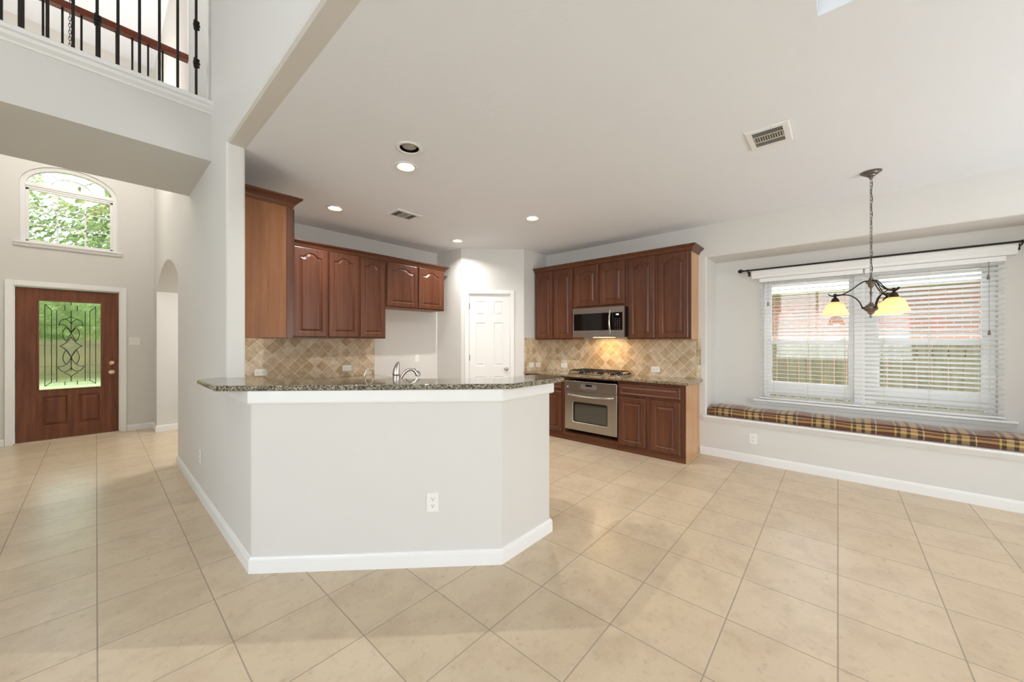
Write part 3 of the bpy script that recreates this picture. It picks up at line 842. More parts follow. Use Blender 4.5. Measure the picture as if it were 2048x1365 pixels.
for gx0, gx1 in ((.015, .262), (.266, .492), (.496, .700)):
    m = B(); z = .052; w = .008
    for y in (.03, .23, .42): box(m, gx0, gx1, y - w / 2, y + w / 2, z - .008, z)
    for x in (gx0, gx1 - w): box(m, x, x + w, .03, .42, z - .008, z)
    xc = (gx0 + gx1) / 2
    box(m, xc - w / 2, xc + w / 2, .03, .42, z - .008, z + .004)
    for yy in (.13, .33):
        box(m, gx0, xc - .03, yy - w / 2, yy + w / 2, z - .008, z + .005); box(m, xc + .03, gx1, yy - w / 2, yy + w / 2, z - .008, z + .005)
    for x in (gx0, gx1 - w):
        for y in (.03, .225, .412): box(m, x, x + w, y, y + w, .006, z)
    obj('grate', m, iron_m, t, bevel=.002)
for k in range(5):
    m = B(); lathe(m, [(0, .010), (.015, .010), (.014, .03), (.0, .032)], 14, (.728, .06 + k * .082, 0)); obj('knob', m, black_m, t, smooth=40)

# ------------------------------------------------------------------ sink, faucets
t = thing('kitchen_sink', 'stainless steel sink set in the worktop behind the bar', 'sink', (1.77, 2.22, .9005), R45)
m = B(); loops(m, [rr_xy(-.36, .36, -.02, .36, .03, 0), rr_xy(-.36, .36, -.02, .36, .03, .004), rr_xy(-.34, .34, 0, .34, .03, .004), rr_xy(-.33, .33, .01, .33, .04, .001)], False, True)
obj('rim', m, steel_m, t)
t = thing('kitchen_faucet', 'brushed nickel kitchen faucet with arched pull-out spout and tapered top handle', 'faucet', (1.452, 2.412, .9), R45)
m = B(); lathe(m, [(0, 0), (.036, 0), (.036, .008), (.029, .014), (.0268, .02), (.0268, .199), (.0260, .2015), (0, .2015)], 28)
obj('body', m, chrome_m, t, smooth=45)
m = B()
prof_pts = [(.000, 0, .203), (.000, 0, .206), (-.0005, 0, .222), (.001, 0, .240), (.004, 0, .258), (.008, 0, .276), (.012, 0, .290), (.015, 0, .300), (.017, 0, .304)]
tube(m, prof_pts, [.0262, .0270, .0262, .0240, .0208, .0165, .0120, .0070, .002], 20); obj('handle', m, chrome_m, t, smooth=60)
m = B()
arcp = bez((.012, .012, .130), (.030, .016, .190), (.058, .020, .244), (.100, .022, .245), 12) + bez((.100, .022, .245), (.128, .024, .245), (.146, .026, .226), (.152, .027, .200), 8)[1:]
rads = [.0100 + .0025 * k / 12 for k in range(13)] + [.0130, .0138, .0148, .0160, .0172, .0184, .0194, .0200]
tube(m, arcp, rads, 16); obj('spout', m, chrome_m, t, smooth=60)
m = B(); lathe(m, [(0, 0), (.014, 0), (.014, -.004), (0, -.004)], 12, (.1522, .027, .1995)); obj('nozzle', m, black_m, t)
t = thing('filter_tap', 'thin curved chrome drinking-water tap left of the kitchen faucet', 'faucet', (1.293, 2.575, .9), R45)
m = B(); pts = [(0, 0, .0), (0, 0, .12), (0, 0, .19)] + [(.024 - .024 * math.cos(a) + (.003 if a > 2 else 0), .02 * (1 - math.cos(a)), .19 + .065 * math.sin(a)) for a in [PI * k / 14 for k in range(1, 14)]] + [(.052, .04, .185)]
tube(m, pts, .0036, 8); obj('spout', m, chrome_m, t, smooth=60)
m = B(); lathe(m, [(0, 0), (.016, 0), (.016, .01), (.008, .02), (0, .022)], 14); obj('base', m, chrome_m, t, smooth=45)

# ------------------------------------------------------------------ outlets and switches
def outlet(loc, rz, label, horizontal=False, kind='outlet'):
    """origin at the plate centre on the wall"""
    t = thing('electrical_outlet' if kind == 'outlet' else 'light_switch', label, 'outlet' if kind == 'outlet' else 'switch', loc, rz, 'wall plates')
    w, h = (.073, .115)
    m = B()
    def tr_(x, z): return (z, x) if horizontal else (x, z)
    def bx(m, x0, x1, y0, y1, z0, z1):
        a, c = tr_(x0, z0), tr_(x1, z1); box(m, min(a[0], c[0]), max(a[0], c[0]), y0, y1, min(a[1], c[1]), max(a[1], c[1]))
    gang = 2 if kind == 'switch2' else 1
    W_ = w if gang == 1 else .118
    bx(m, -W_ / 2, W_ / 2, -.006, -.0003, -h / 2, h / 2); obj('cover_plate', m, plate_m, t, bevel=.0025)
    if kind == 'outlet':
        for s in (-1, 1):
            z = s * .0205
            m = B(); bx(m, -.017, .017, -.0072, -.006, z - .0135, z + .0135); so = obj('socket_face', m, plate_m, t, bevel=.001)
            m = B(); bx(m, -.0078, -.0054, -.0078, -.0071, z - .001, z + .0075); bx(m, .0054, .0078, -.0078, -.0071, z, z + .0075); bx(m, -.0025, .0025, -.0078, -.0071, z - .0095, z - .0045)
            obj('slots', m, slot_m, so)
    elif kind == 'blank':
        m = B(); bx(m, -.012, .012, -.0072, -.006, -.02, .02); obj('jack', m, plate_m, t)
    else:
        for k in range(gang):
            m = B(); cx = 0 if gang == 1 else (-.023 + k * .046)
            bx(m, cx - .0165, cx + .0165, -.0105, -.006, -.033, .033); obj('rocker', m, plate_m, t, bevel=.002)
    return t
outlet((1.344, SUM - 1.344, .385), R45, 'white outlet low on the front of the bar wall')
outlet((XK0, 4.13, .355), R90, 'white outlet on the grey hallway side of the dividing wall')
outlet((XR, .705, .268), R90, 'white outlet below the plaid window seat')
outlet((1.194, YB - .0111, 1.008), 0, 'white outlet on the left tiles near the wall end', True)
outlet((2.141, YB - .0111, 1.006), 0, 'white outlet on the left tiles above the faucet area', True)
outlet((3.206, YB, 1.094), 0, 'white plate on the bare wall of the fridge space', False, 'blank')
outlet((XR - .0111, 3.181, .974), R90, 'white outlet on the tiles left of the cooktop', True)
outlet((XR - .0111, 1.777, .984), R90, 'white outlet on the tiles right of the cooktop', True)
outlet((4.43, 3.523, .985), math.atan2(-.01, .56), 'left of two square white plates on the narrow tiles beside the pantry', True, 'blank')
outlet((4.595, 3.520, .980), math.atan2(-.01, .56), 'right of two square white plates on the narrow tiles beside the pantry', True)
outlet((.387, YF, 1.35), 0, 'white double light switch beside the front door', False, 'switch2')

# ------------------------------------------------------------------ ceiling fittings
def downlight(x, y, label, lit=True, r=.093):
    t = thing('recessed_downlight', label, 'ceiling light', (x, y, CZ), 0, 'recessed ceiling fittings')
    m = B(); lathe(m, [(r, -.0004), (r, -.003), (r - .004, -.006), (r - .018, -.007), (r - .026, -.003), (r - .026, .004), (r - .022, .004), (r - .022, -.0004)], 40); obj('trim_ring', m, white_m, t, smooth=50)
    m = B()
    if lit:
        lathe(m, [(r - .0262, .0), (r - .030, .040), (r - .038, .090), (0, .092)], 36); obj('reflector', m, reflect_m, t, smooth=50)
        m = B(); lathe(m, [(0, .016), (.030, .017), (.044, .021), (.050, .028), (.050, .085), (0, .085)], 30); obj('lamp', m, lamp_m, t, smooth=40)
    else:
        lathe(m, [(r - .0262, .0), (r - .028, .040), (0, .042)], 36); obj('black_baffle', m, black_m, t, smooth=50)
        m = B(); lathe(m, [(0, .004), (.040, .006), (.050, .010), (.056, .018), (.056, .036), (0, .036)], 36); obj('round_grille', m, speaker_m, t, smooth=40)
    return t
cans = [(1.628, 2.563, 'lit round downlight in the ceiling nearest the bar, below the dark one'), (1.648, 3.918, 'lit round downlight in front of the left back-wall cabinets'),
        (3.302, 3.926, 'lit round downlight nearest the pantry door'), (3.255, 2.574, 'lit round downlight in mid ceiling, left of the range cabinets')]
for x, y, lb in cans:
    downlight(x, y, lb)
    area_light('downlight_lamp', (x, y, CZ - .002), (0, 0, 0), .02, .02, 9.0, (1.0, .98, .955), spread=2.5)
downlight(1.485, 2.295, 'dark unlit round ceiling fitting with grey centre, nearest the camera', False)

def vent(x0, x1, y0, y1, z, label, rz=0, three=True):
    t = thing('ceiling_vent', label, 'vent', ((x0 + x1) / 2, (y0 + y1) / 2, z - .0005), rz, 'ceiling air vents')
    w, d = (x1 - x0) / 2, (y1 - y0) / 2
    m = B(); q = .038
    loops(m, [rr_xy(-w, w, -d, d, .004, 0), rr_xy(-w, w, -d, d, .004, -.004), rr_xy(-w + .006, w - .006, -d + .006, d - .006, .003, -.008), rr_xy(-w + q, w - q, -d + q, d - q, .002, -.008), rr_xy(-w + q, w - q, -d + q, d - q, .002, -.001)])
    obj('frame', m, white_m, t)
    m = B(); box(m, -w + q, w - q, -d + q, d - q, -.0015, -.0005); obj('backing', m, duct_m, t)
    m = B(); xa, xb, ya, yb = -w + q, w - q, -d + q, d - q
    def louv(x0_, x1_, y0_, y1_, n_, along):
        for k in range(n_):
            if along == 'y':
                x = x0_ + (x1_ - x0_) * (k + .5) / n_; vs = [(x - .004, y0_, -.009), (x + .004, y0_, -.003), (x + .004, y1_, -.003), (x - .004, y1_, -.009)]
            else:
                y = y0_ + (y1_ - y0_) * (k + .5) / n_; vs = [(x0_, y - .004, -.009), (x1_, y - .004, -.009), (x1_, y + .004, -.003), (x0_, y + .004, -.003)]
            lo = [m.verts.new(v) for v in vs]; hi = [m.verts.new((v[0], v[1], v[2] + .0012)) for v in vs]
            m.faces.new(lo); m.faces.new(list(reversed(hi)))
            for i in range(4): m.faces.new([lo[i], lo[(i + 1) % 4], hi[(i + 1) % 4], hi[i]])
    third = (xb - xa) * .30
    louv(xa, xa + third, ya, yb, 5, 'y'); louv(xb - third, xb, ya, yb, 5, 'y'); louv(xa + third, xb - third, ya, yb, 12, 'x')
    box(m, xa + third - .002, xa + third + .002, ya, yb, -.009, -.002); box(m, xb - third - .002, xb - third + .002, ya, yb, -.009, -.002)
    obj('louvres', m, grille_m, t)
    return t
vent(2.855, 3.148, .228, .470, CZ, 'white ceiling vent with curved louvres on the bright ceiling, near the pendant lamp')
vent(2.078, 2.383, 3.430, 3.672, CZ, 'smaller-looking ceiling vent over the kitchen, between the downlights')
vent(-.52, -.12, 6.15, 6.45, UZ, 'dark slotted vent high above the foyer, seen behind the handrail')

# ------------------------------------------------------------------ pantry door
t = thing('door_2', None, None, (diag(DL)[0], diag(DL)[1], 0), R45, kind='structure')
dw = DR - DL; dh = 2.045
m = B(); cw = .055
for x0, x1, z0, z1 in ((-cw, .0, 0, 2.06 + cw), (dw, dw + cw, 0, 2.06 + cw), (0, dw, 2.06, 2.06 + cw)): box(m, x0, x1, -.014, -.0003, z0, z1)
obj('casing', m, white_m, t, bevel=.004)
m = B()
for x0, x1, z0, z1 in ((0, .008, 0, 2.06), (dw - .008, dw, 0, 2.06), (0, dw, 2.05, 2.06)): box(m, x0, x1, -.0003, .09, z0, z1)
obj('jamb', m, white_m, t)
m = B()
px = [(.10, .265), (dw - .265 - .012, dw - .112)]; pz = [(.22, .80), (.98, 1.60), (1.70, 1.925)]
# six-panel slab built as a grid with recessed mouldings
lw = dw - .018
def six_panel(m, w, h, xs, zs, y):
    X = [0] + [v for p in xs for v in p] + [w]; Z = [0] + [v for p in zs for v in p] + [h]
    for i in range(len(X) - 1):
        for j in range(len(Z) - 1):
            if i % 2 == 1 and j % 2 == 1:
                x0, x1, z0, z1 = X[i], X[i + 1], Z[j], Z[j + 1]
                rs = []
                for ins, dy in ((0, 0), (.006, .006), (.014, .008), (.034, .001), (.036, .0005)):
                    rs.append([(x0 + ins, y + dy, z0 + ins), (x1 - ins, y + dy, z0 + ins), (x1 - ins, y + dy, z1 - ins), (x0 + ins, y + dy, z1 - ins)])
                loops(m, rs, False, True)
            else:
                m.faces.new([m.verts.new(v) for v in ((X[i], y, Z[j]), (X[i + 1], y, Z[j]), (X[i + 1], y, Z[j + 1]), (X[i], y, Z[j + 1]))])
    for a, c in (((0, 0), (w, 0)), ((w, 0), (w, h)), ((w, h), (0, h)), ((0, h), (0, 0))):
        m.faces.new([m.verts.new(v) for v in ((a[0], y, a[1]), (c[0], y, c[1]), (c[0], y + .034, c[1]), (a[0], y + .034, a[1]))])
    m.faces.new([m.verts.new(v) for v in ((0, y + .034, 0), (w, y + .034, 0), (w, y + .034, h), (0, y + .034, h))])
    bmesh.ops.remove_doubles(m, verts=m.verts, dist=1e-5)
xs = [(.095, .235), (lw - .235, lw - .095)]
six_panel(m, lw, 2.035, xs, [(.21, .81), (.97, 1.62), (1.73, 1.94)], 0)
lf = obj('door_leaf', m, doorwhite_m, t, loc=(.009, .012, .010))
m = B(); lathe(m, [(0, .0), (.028, .0), (.028, .004), (.012, .008), (.010, .022), (.026, .032), (.030, .044), (.026, .054), (.012, .060), (0, .061)], 22, (lw - .055, 0, .925), 'y'); obj('doorknob', m, chrome_m, lf, smooth=50)
for z in (.22, 1.05, 1.82):
    m = B(); box(m, -.008, .010, -.006, 0, z, z + .09); lathe(m, [(.005, 0), (.005, .09)], 10, (-.002, -.008, z)); obj('hinge', m, hinge_m, lf)

# ------------------------------------------------------------------ front door
t = thing('door_1', None, None, (DX0, YF, 0), 0, kind='structure')
dw = DX1 - DX0
m = B(); cw = .062
for x0, x1, z0, z1 in ((-cw, .004, 0, DZ + cw), (dw - .004, dw + cw, 0, DZ + cw), (.004, dw - .004, DZ - .004, DZ + cw)): box(m, x0, x1, -.016, -.0003, z0, z1)
obj('casing', m, white_m, t, bevel=.004)
m = B()
for x0, x1, z0, z1 in ((0, .016, 0, DZ), (dw - .016, dw, 0, DZ), (0.016, dw - .016, DZ - .014, DZ)): box(m, x0, x1, -.0003, .14, z0, z1)
obj('jamb', m, white_m, t)
m = B(); box(m, .0, dw, -.02, .14, 0, .018); obj('threshold', m, M('threshold_aluminium', (200, 184, 160), .4, .5).m, t)
LX0, LX1 = .018, dw - .018; lw = LX1 - LX0
m = B()
gx0, gx1, gz0, gz1 = -.509 - (DX0 + LX0), .048 - (DX0 + LX0), .672, 1.878
X = [0, gx0, gx1, lw]; y = 0
def quadp(m, x0, x1, z0, z1, y=0.0): m.faces.new([m.verts.new(v) for v in ((x0, y, z0), (x1, y, z0), (x1, y, z1), (x0, y, z1))])
H = 2.045
quadp(m, 0, gx0, 0, H); quadp(m, gx1, lw, 0, H); quadp(m, gx0, gx1, gz1, H)
pl = [(gx0 + .02, gx0 + .250, .175, .585), (gx0 + .335, gx1 - .005, .175, .585)]
quadp(m, gx0, gx1, .585, gz0); quadp(m, gx0, gx1, 0, .175); quadp(m, gx0, pl[0][0], .175, .585); quadp(m, pl[0][1], pl[1][0], .175, .585); quadp(m, pl[1][1], gx1, .175, .585)
for x0, x1, z0, z1 in pl:
    rs = []
    for ins, dy in ((0, 0), (.010, .002), (.016, .014), (.020, .014), (.050, .002), (.052, .001)):
        rs.append([(x0 + ins, dy, z0 + ins), (x1 - ins, dy, z0 + ins), (x1 - ins, dy, z1 - ins), (x0 + ins, dy, z1 - ins)])
    loops(m, rs, False, True)
gr = [[(gx0, 0, gz0), (gx1, 0, gz0), (gx1, 0, gz1), (gx0, 0, gz1)], [(gx0, .044, gz0), (gx1, .044, gz0), (gx1, .044, gz1), (gx0, .044, gz1)]]
loops(m, gr)
for a, c in (((0, 0), (lw, 0)), ((lw, 0), (lw, H)), ((lw, H), (0, H)), ((0, H), (0, 0))):
    m.faces.new([m.verts.new(v) for v in ((a[0], 0, a[1]), (c[0], 0, c[1]), (c[0], .044, c[1]), (a[0], .044, a[1]))])
for x0, x1, z0, z1 in ((0, gx0, 0, H), (gx1, lw, 0, H), (gx0, gx1, gz1, H), (gx0, gx1, 0, gz0)): quadp(m, x0, x1, z0, z1, .044)
bmesh.ops.remove_doubles(m, verts=m.verts, dist=1e-5)
lf = obj('door_leaf', m, door_m, t, loc=(LX0, .030, .020))
m = B()
for ins, yy, ww in ((0, -.004, .016),):
    for x0, x1, z0, z1 in ((gx0 - .016, gx0 + .004, gz0 - .016, gz1 + .016), (gx1 - .004, gx1 + .016, gz0 - .016, gz1 + .016), (gx0, gx1, gz0 - .016, gz0 + .004), (gx0, gx1, gz1 - .004, gz1 + .016)): box(m, x0, x1, -.007, -.0002, z0, z1)
obj('glass_bead', m, door_m, lf, bevel=.003)
m = B(); box(m, gx0 + .0005, gx1 - .0005, .018, .024, gz0 + .0005, gz1 - .0005); gl = obj('leaded_glass', m, leaded_m, lf)
m = B(); gw = gx1 - gx0; gh = gz1 - gz0
def G(u, v, y=.014): return (gx0 + u * gw, y, gz1 - v * gh)
def came(pts, r=.0046, closed=False): tube(m, [G(u, v) for u, v in pts], r, 6, closed=closed)
came([(.09, .04), (.91, .04), (.91, .96), (.09, .96)], closed=True)
came([(.19, .10), (.81, .10), (.81, .92), (.19, .92)], closed=True)
for a, c in (((.09, .04), (.19, .10)), ((.91, .04), (.81, .10)), ((.91, .96), (.81, .92)), ((.09, .96), (.19, .92))): came([a, c])
for u in (.27, .73): came([(u, .10), (u, .92)])
for v in (.27, .5, .74, .83): came([(0, v), (.09, v)], .0018); came([(.91, v), (1, v)], .0018); came([(.09, v), (.27, v)], .0018); came([(.73, v), (.91, v)], .0018)
for u in (.40, .60): came([(u, .04), (u, .10)]); came([(u, .92), (u, .96)])
came([(.5, 0), (.5, .04)]); came([(.5, .10), (.5, .17)]); came([(.5, .86), (.5, .92)])
for s in (-1, 1):
    def q(pts): return [(.5 + s * u, v) for u, v in pts]
    came(q(bez((0, .165), (.04, .19), (.09, .185), (.13, .215), 8)))
    came(q(bez((0, .255), (.04, .20), (.12, .18), (.17, .22), 8) + [(.20, .275)]))
    came(q(bez((.20, .275), (.13, .235), (.05, .28), (0, .36), 8)))
    came(q(bez((0, .365), (.03, .32), (.06, .305), (.09, .295), 6) + bez((.09, .295), (.15, .34), (.15, .41), (.08, .455), 8)[1:]))
    came(q([(.08, .455), (.0, .365)])); came(q(bez((0, .40), (.05, .46), (.10, .49), (.18, .51), 8))); came(q(bez((0, .64), (.05, .565), (.10, .535), (.18, .51), 8)))
    came(q(bez((.08, .555), (.15, .61), (.15, .68), (.08, .72), 8))); came(q([(.08, .555), (0, .64)]))
    came(q(bez((0, .64), (.03, .70), (.10, .755), (.21, .745), 8))); came(q(bez((.21, .745), (.18, .80), (.12, .815), (.06, .80), 8))); came(q(bez((.06, .80), (.03, .79), (.01, .765), (0, .76), 5)))
    came(q(bez((.12, .82), (.06, .83), (.02, .85), (0, .865), 6)))
came([(.5, .64), (.5, .80)]); came([(.5, .17), (.5, .36)])
obj('came_pattern', m, came_m, lf, smooth=60)
m = B()
dm = [(.32, .51), (.5, .405), (.68, .51), (.5, .63)]
cen = G(.5, .515, .010); vs = [m.verts.new(G(u, v, .0165)) for u, v in dm]; cv = m.verts.new(cen)
for i in range(4): m.faces.new([vs[i], vs[(i + 1) % 4], cv])
obj('bevelled_centre', m, bevelglass_m, lf)
for z, nm in ((.895, 'doorknob'), (1.028, 'deadbolt')):
    m = B()
    if nm == 'doorknob': lathe(m, [(0, 0), (.034, 0), (.034, .006), (.014, .010), (.012, .030), (.026, .040), (.032, .052), (.028, .062), (0, .066)], 24, (.146 - DX0 - LX0 + .008, 0, z - .02), 'y')
    else: lathe(m, [(0, 0), (.033, 0), (.032, .008), (.024, .016), (0, .018)], 24, (.146 - DX0 - LX0 + .008, 0, z - .02), 'y')
    obj(nm, m, brass_m, lf, smooth=45)
for z in (.20, 1.02, 1.82):
    m = B(); box(m, -.016, .0, -.012, -.004, z - .045, z + .045); lathe(m, [(.006, -.05), (.006, .05)], 10, (-.006, -.014, z)); obj('hinge', m, hinge_m, lf)

# ------------------------------------------------------------------ foyer arched window
t = thing('window_2', None, None, (xm, YF, 0), 0, kind='structure')
def ring_arch(ins, y, n_=24, zb=FZ0):
    h_ = hw - ins
    pts = [(-h_, y, zb + ins), (h_, y, zb + ins)]
    for k in range(n_ + 1):
        a = PI * k / n_; pts.append((h_ * math.cos(a), y, FZS + (.30 - ins) * math.sin(a)))
    return pts
m = B(); loops(m, [ring_arch(0.0, .10), ring_arch(0.0, .03), ring_arch(.012, .028), ring_arch(.045, .045), ring_arch(.048, .10)])
obj('window_frame', m, white_m, t, smooth=30)
m = B(); box(m, -hw + .045, hw - .045, .045, .10, 3.395, 3.475); box(m, -hw + .045, hw - .045, .03, .05, 3.42, 3.45)
for x0, x1, z0, z1 in ((-hw + .045, -hw + .075, FZ0 + .045, 3.395), (hw - .075, hw - .045, FZ0 + .045, 3.395), (-hw + .045, hw - .045, FZ0 + .04, FZ0 + .065), (-hw + .045, hw - .045, 3.37, 3.395)): box(m, x0, x1, .055, .09, z0, z1)
obj('sash', m, white_m, t, bevel=.003)
m = B()
for k in (1, 2):
    x = -hw + .06 + (2 * hw - .12) * k / 3; box(m, x - .009, x + .009, .066, .078, FZ0 + .05, 3.395)
    z = FZ0 + .05 + (3.395 - FZ0 - .05) * k / 3; box(m, -hw + .06, hw - .06, .066, .078, z - .007, z + .007)
tube(m, [(.18 * math.cos(a), .072, 3.475 + .13 * math.sin(a)) for a in [PI * k / 14 for k in range(15)]], .007, 6)
for a in (.9, PI - .9): tube(m, [(.18 * math.cos(a), .072, 3.475 + .13 * math.sin(a)), (.40 * math.cos(a), .072, 3.475 + .26 * math.sin(a))], .007, 6)
obj('muntins', m, white_m, t)
m = B(); loops(m, [ring_arch(.03, .080), ring_arch(.03, .083)], True, True); obj('pane', m, glass_m, t)
m = B(); sweep_profile(m, [(-hw - .045, 0), (hw + .045, 0)], [(-.028, FZ0 - .001), (-.028, FZ0 + .02), (.05, FZ0 + .02), (.054, FZ0 + .014), (.05, FZ0), (.035, FZ0 - .012), (.03, FZ0 - .03), (.012, FZ0 - .045), (.0005, FZ0 - .045), (.0005, FZ0 - .001)]); obj('window_sill', m, white_m, t, smooth=30)

# ------------------------------------------------------------------ dining window
t = thing('window_1', None, None, (XN, 0, 0), R90, kind='structure')   # local x = -Y
A0, A1 = -WY1, -WY0
m = B(); f = .035
def fr(m, x0, x1, z0, z1, w, y0, y1):
    box(m, x0, x1, y0, y1, z0, z0 + w); box(m, x0, x1, y0, y1, z1 - w, z1); box(m, x0, x0 + w, y0, y1, z0 + w, z1 - w); box(m, x1 - w, x1, y0, y1, z0 + w, z1 - w)
fr(m, A0, A1, WZ0, WZ1, f, .06, .12); box(m, .126, .276, .03, .125, WZ0, WZ1)
obj('window_frame', m, white_m, t, bevel=.003)
for (x0, x1) in ((A0 + .035, .126), (.276, A1 - .035)):
    m = B(); fr(m, x0, x1, 1.315, WZ1 - .035, .04, .085, .11); obj('upper_sash', m, white_m, t); 
    m = B(); fr(m, x0, x1, .74, 1.36, .045, .062, .088); box(m, x0, x1, .06, .09, .735, .87); 
    for xx in (x0 + .06, x1 - .1): box(m, xx, xx + .04, .045, .062, 1.355, 1.372)
    obj('lower_sash', m, white_m, t, bevel=.003)
    m = B(); fr(m, x0, x1, WZ0 + .02, .74, .02, .07, .10); obj('lower_light', m, white_m, t)
    m = B(); box(m, x0 + .01, x1 - .01, .096, .100, 1.33, WZ1 - .05); box(m, x0 + .01, x1 - .01, .074, .078, .88, 1.33); box(m, x0 + .01, x1 - .01, .084, .088, WZ0 + .03, .73); obj('pane', m, glass_m, t)
m = B()
sweep_profile(m, [(A0 - .09, 0), (A1 + .095, 0)], [(.0005, .598), (.02, .600), (.028, .612), (.036, .632), (.064, .640), (.068, .650), (.064, .662), (-.06, .662), (-.06, .6555), (.0005, .6555)])
obj('window_sill', m, white_m, t, smooth=30)
m = B()
sweep_profile(m, [(A0 - .105, 0.0), (A1 + .09, 0.0)], [(.0005, 2.098), (.060, 2.098), (.066, 2.106), (.066, 2.130), (.074, 2.142), (.080, 2.150), (.086, 2.160), (.086, 2.190), (.0005, 2.190)])
o = obj('valance', m, white_m, None, loc=(XN, 0, 0), rz=R90, smooth=30)
tag(o, 'white moulded valance board across the top of the breakfast window', 'valance')
# blinds
def blind(x0, x1, tilt, label, cord_side):
    t = thing('window_blind', label, 'blind', (XN - .032, -(x0 + x1) / 2, .70), R90, 'horizontal window blinds')
    hwid = (x1 - x0) / 2; ztop = 2.095 - .70; zbot = .675 - .70
    m = B(); box(m, -hwid, hwid, -.026, .026, ztop - .045, ztop); obj('headrail', m, white_m, t)
    m = B(); box(m, -hwid, hwid, -.024, .024, zbot - .0, zbot + .016); obj('bottom_rail', m, white_m, t, bevel=.003)
    m = B(); n_ = 31; zs = [zbot + .035 + (ztop - .06 - zbot - .035) * k / (n_ - 1) for k in range(n_)]
    for z in zs:
        c, s = math.cos(tilt), math.sin(tilt)
        ps = []
        for yy, cz in ((-.025, 0), (-.012, .0018), (0, .0025), (.012, .0018), (.025, 0)):
            ps.append((yy * c, z + cz - yy * s))    # tilt > 0: room edge up
        ps2 = [(a, bz - .0022) for a, bz in reversed(ps)]
        ring = ps + ps2
        lo = [m.verts.new((-hwid + .004, a, bz)) for a, bz in ring]; hi = [m.verts.new((hwid - .004, a, bz)) for a, bz in ring]
        m.faces.new(lo); m.faces.new(list(reversed(hi)))
        for i in range(len(ring)): m.faces.new([lo[i], lo[(i + 1) % len(ring)], hi[(i + 1) % len(ring)], hi[i]])
    obj('slats', m, slat_m, t)
    m = B()
    for x in (-hwid + .14, 0.0, hwid - .14):
        for yy in (-.027, .027): tube(m, [(x, yy, zbot + .01), (x, yy, ztop - .04)], .0009, 5)
    obj('ladder_cords', m, M('blind_cord', (205, 198, 180), .8).m, t)
    if cord_side is not None:
        m = B(); xs_ = cord_side
        for (dx, z1_) in xs_:
            tube(m, [(dx, -.034, ztop - .04), (dx, -.034, z1_)], .0012, 5)
            lathe(m, [(0, z1_ + .012), (.005, z1_ + .010), (.010, z1_ - .022), (.009, z1_ - .032), (0, z1_ - .034)], 12, (dx, -.034, 0))
        obj('pull_cord', m, M('cord_tassel', (128, 116, 98), .7).m, t, smooth=50)
    return t
blind(-.700, .193, .03, 'left white horizontal blind of the breakfast window, slats open flat', [(-.36, 1.10)])
blind(.205, 1.092, .40, 'right white horizontal blind of the breakfast window, slats tilted, with pull cords', [(.345, 1.23), (.350, .74)])

# curtain rod
t = thing('curtain_rod', 'black iron curtain rod with a ribbed finial above the window blinds', 'curtain rod', (XN - .115, .885, 2.196), R90)
m = B(); tube(m, [(.03, 0, 0), (2.22, 0, 0)], .0095, 12); obj('rod', m, bronze_m, t, smooth=50)
for x, s in ((.0, 1), (2.25, -1)):
    m = B(); pr = [(0, -.028), (.010, -.024), (.022, -.008), (.024, .004), (.018, .018), (.010, .026), (.012, .030), (.010, .036), (0, .036)]
    lathe(m, [(r, h * s) for r, h in pr], 18, (x, 0, 0), 'x'); obj('finial', m, bronze_m, t, smooth=40)
for x in (.075, 2.05):
    m = B(); tube(m, [(x, .1145, -.03), (x, .06, -.03), (x, .012, -.024), (x, 0, -.012)], .005, 8); box(m, x - .012, x + .012, .108, .1148, -.055, .0); lathe(m, [(.013, -.01), (.013, .01)], 12, (x, 0, 0), 'x'); obj('bracket', m, bronze_m, t)

# window seat ledge and cushion
b = B()
prof = [(0, .408), (.012, .408), (.016, .418), (.028, .428), (.036, .445), (.040, .450), (.046, .452), (.05, .462), (.046, .474), (-.456, .474), (-.456, .436), (0, .436)]
sweep_profile(b, [(XR, NY1 + .03), (XR, NY0 - .03)], [(o if o >= 0 else -.0215, z) for o, z in prof])
box(b, XR + .021, XN - .0005, NY0 + .0005, NY1 - .0005, .4355, .474)
struct('trim_5', b, white_m, smooth=30)
t = thing('seat_cushion', 'long plaid bench cushion in brown, rust and gold on the window seat', 'cushion', (XR + .012, 1.160, .4745), R90)
m = B(); LW, D, HH = 2.68, .33, .112
nx = 60
prof = []
def cross(hh, push):
    pts = []
    base = [(0.0, 0.004), (-.010 - push, .03), (-.014 - push, .055), (-.010 - push, .085), (.004, hh - .006), (.02, hh + .002), (.08, hh + .008), (.17, hh + .012), (.26, hh + .006), (.315, hh - .01), (D, hh - .03), (D, .02), (D - .01, .001), (.01, .001)]
    return base
rings = []
for i in range(nx + 1):
    x = LW * i / nx; e = min(1, min(i, nx - i) / 2.0)
    sag = .006 * math.sin(x * 9) + .004 * math.sin(x * 23 + 1); push = .004 * math.sin(x * 13)
    k = .72 + .28 * math.sqrt(e)
    rings.append([(x, yy if yy > 0 else yy * e, max(.0005, zz * k + (sag * zz / HH))) for yy, zz in cross(HH - .014, push)])
loops(m, rings, True, True); obj('cushion_cover', m, plaid_m, t, smooth=60)
m = B()
for zz, yy in ((.093, -.002),):
    tube(m, [(LW * i / nx, yy, zz + .004 * math.sin(LW * i / nx * 9)) for i in range(1, nx)], .0045, 6)
obj('piping', m, M('piping_brown', (74, 48, 34), .7).m, t)

# ------------------------------------------------------------------ pendant chandelier
PX, PY = 4.194, -.202
t = thing('pendant_chandelier', 'three-arm iron chandelier with glowing amber glass shades on a chain by the window', 'chandelier', (PX, PY, CZ), YAW * -1)
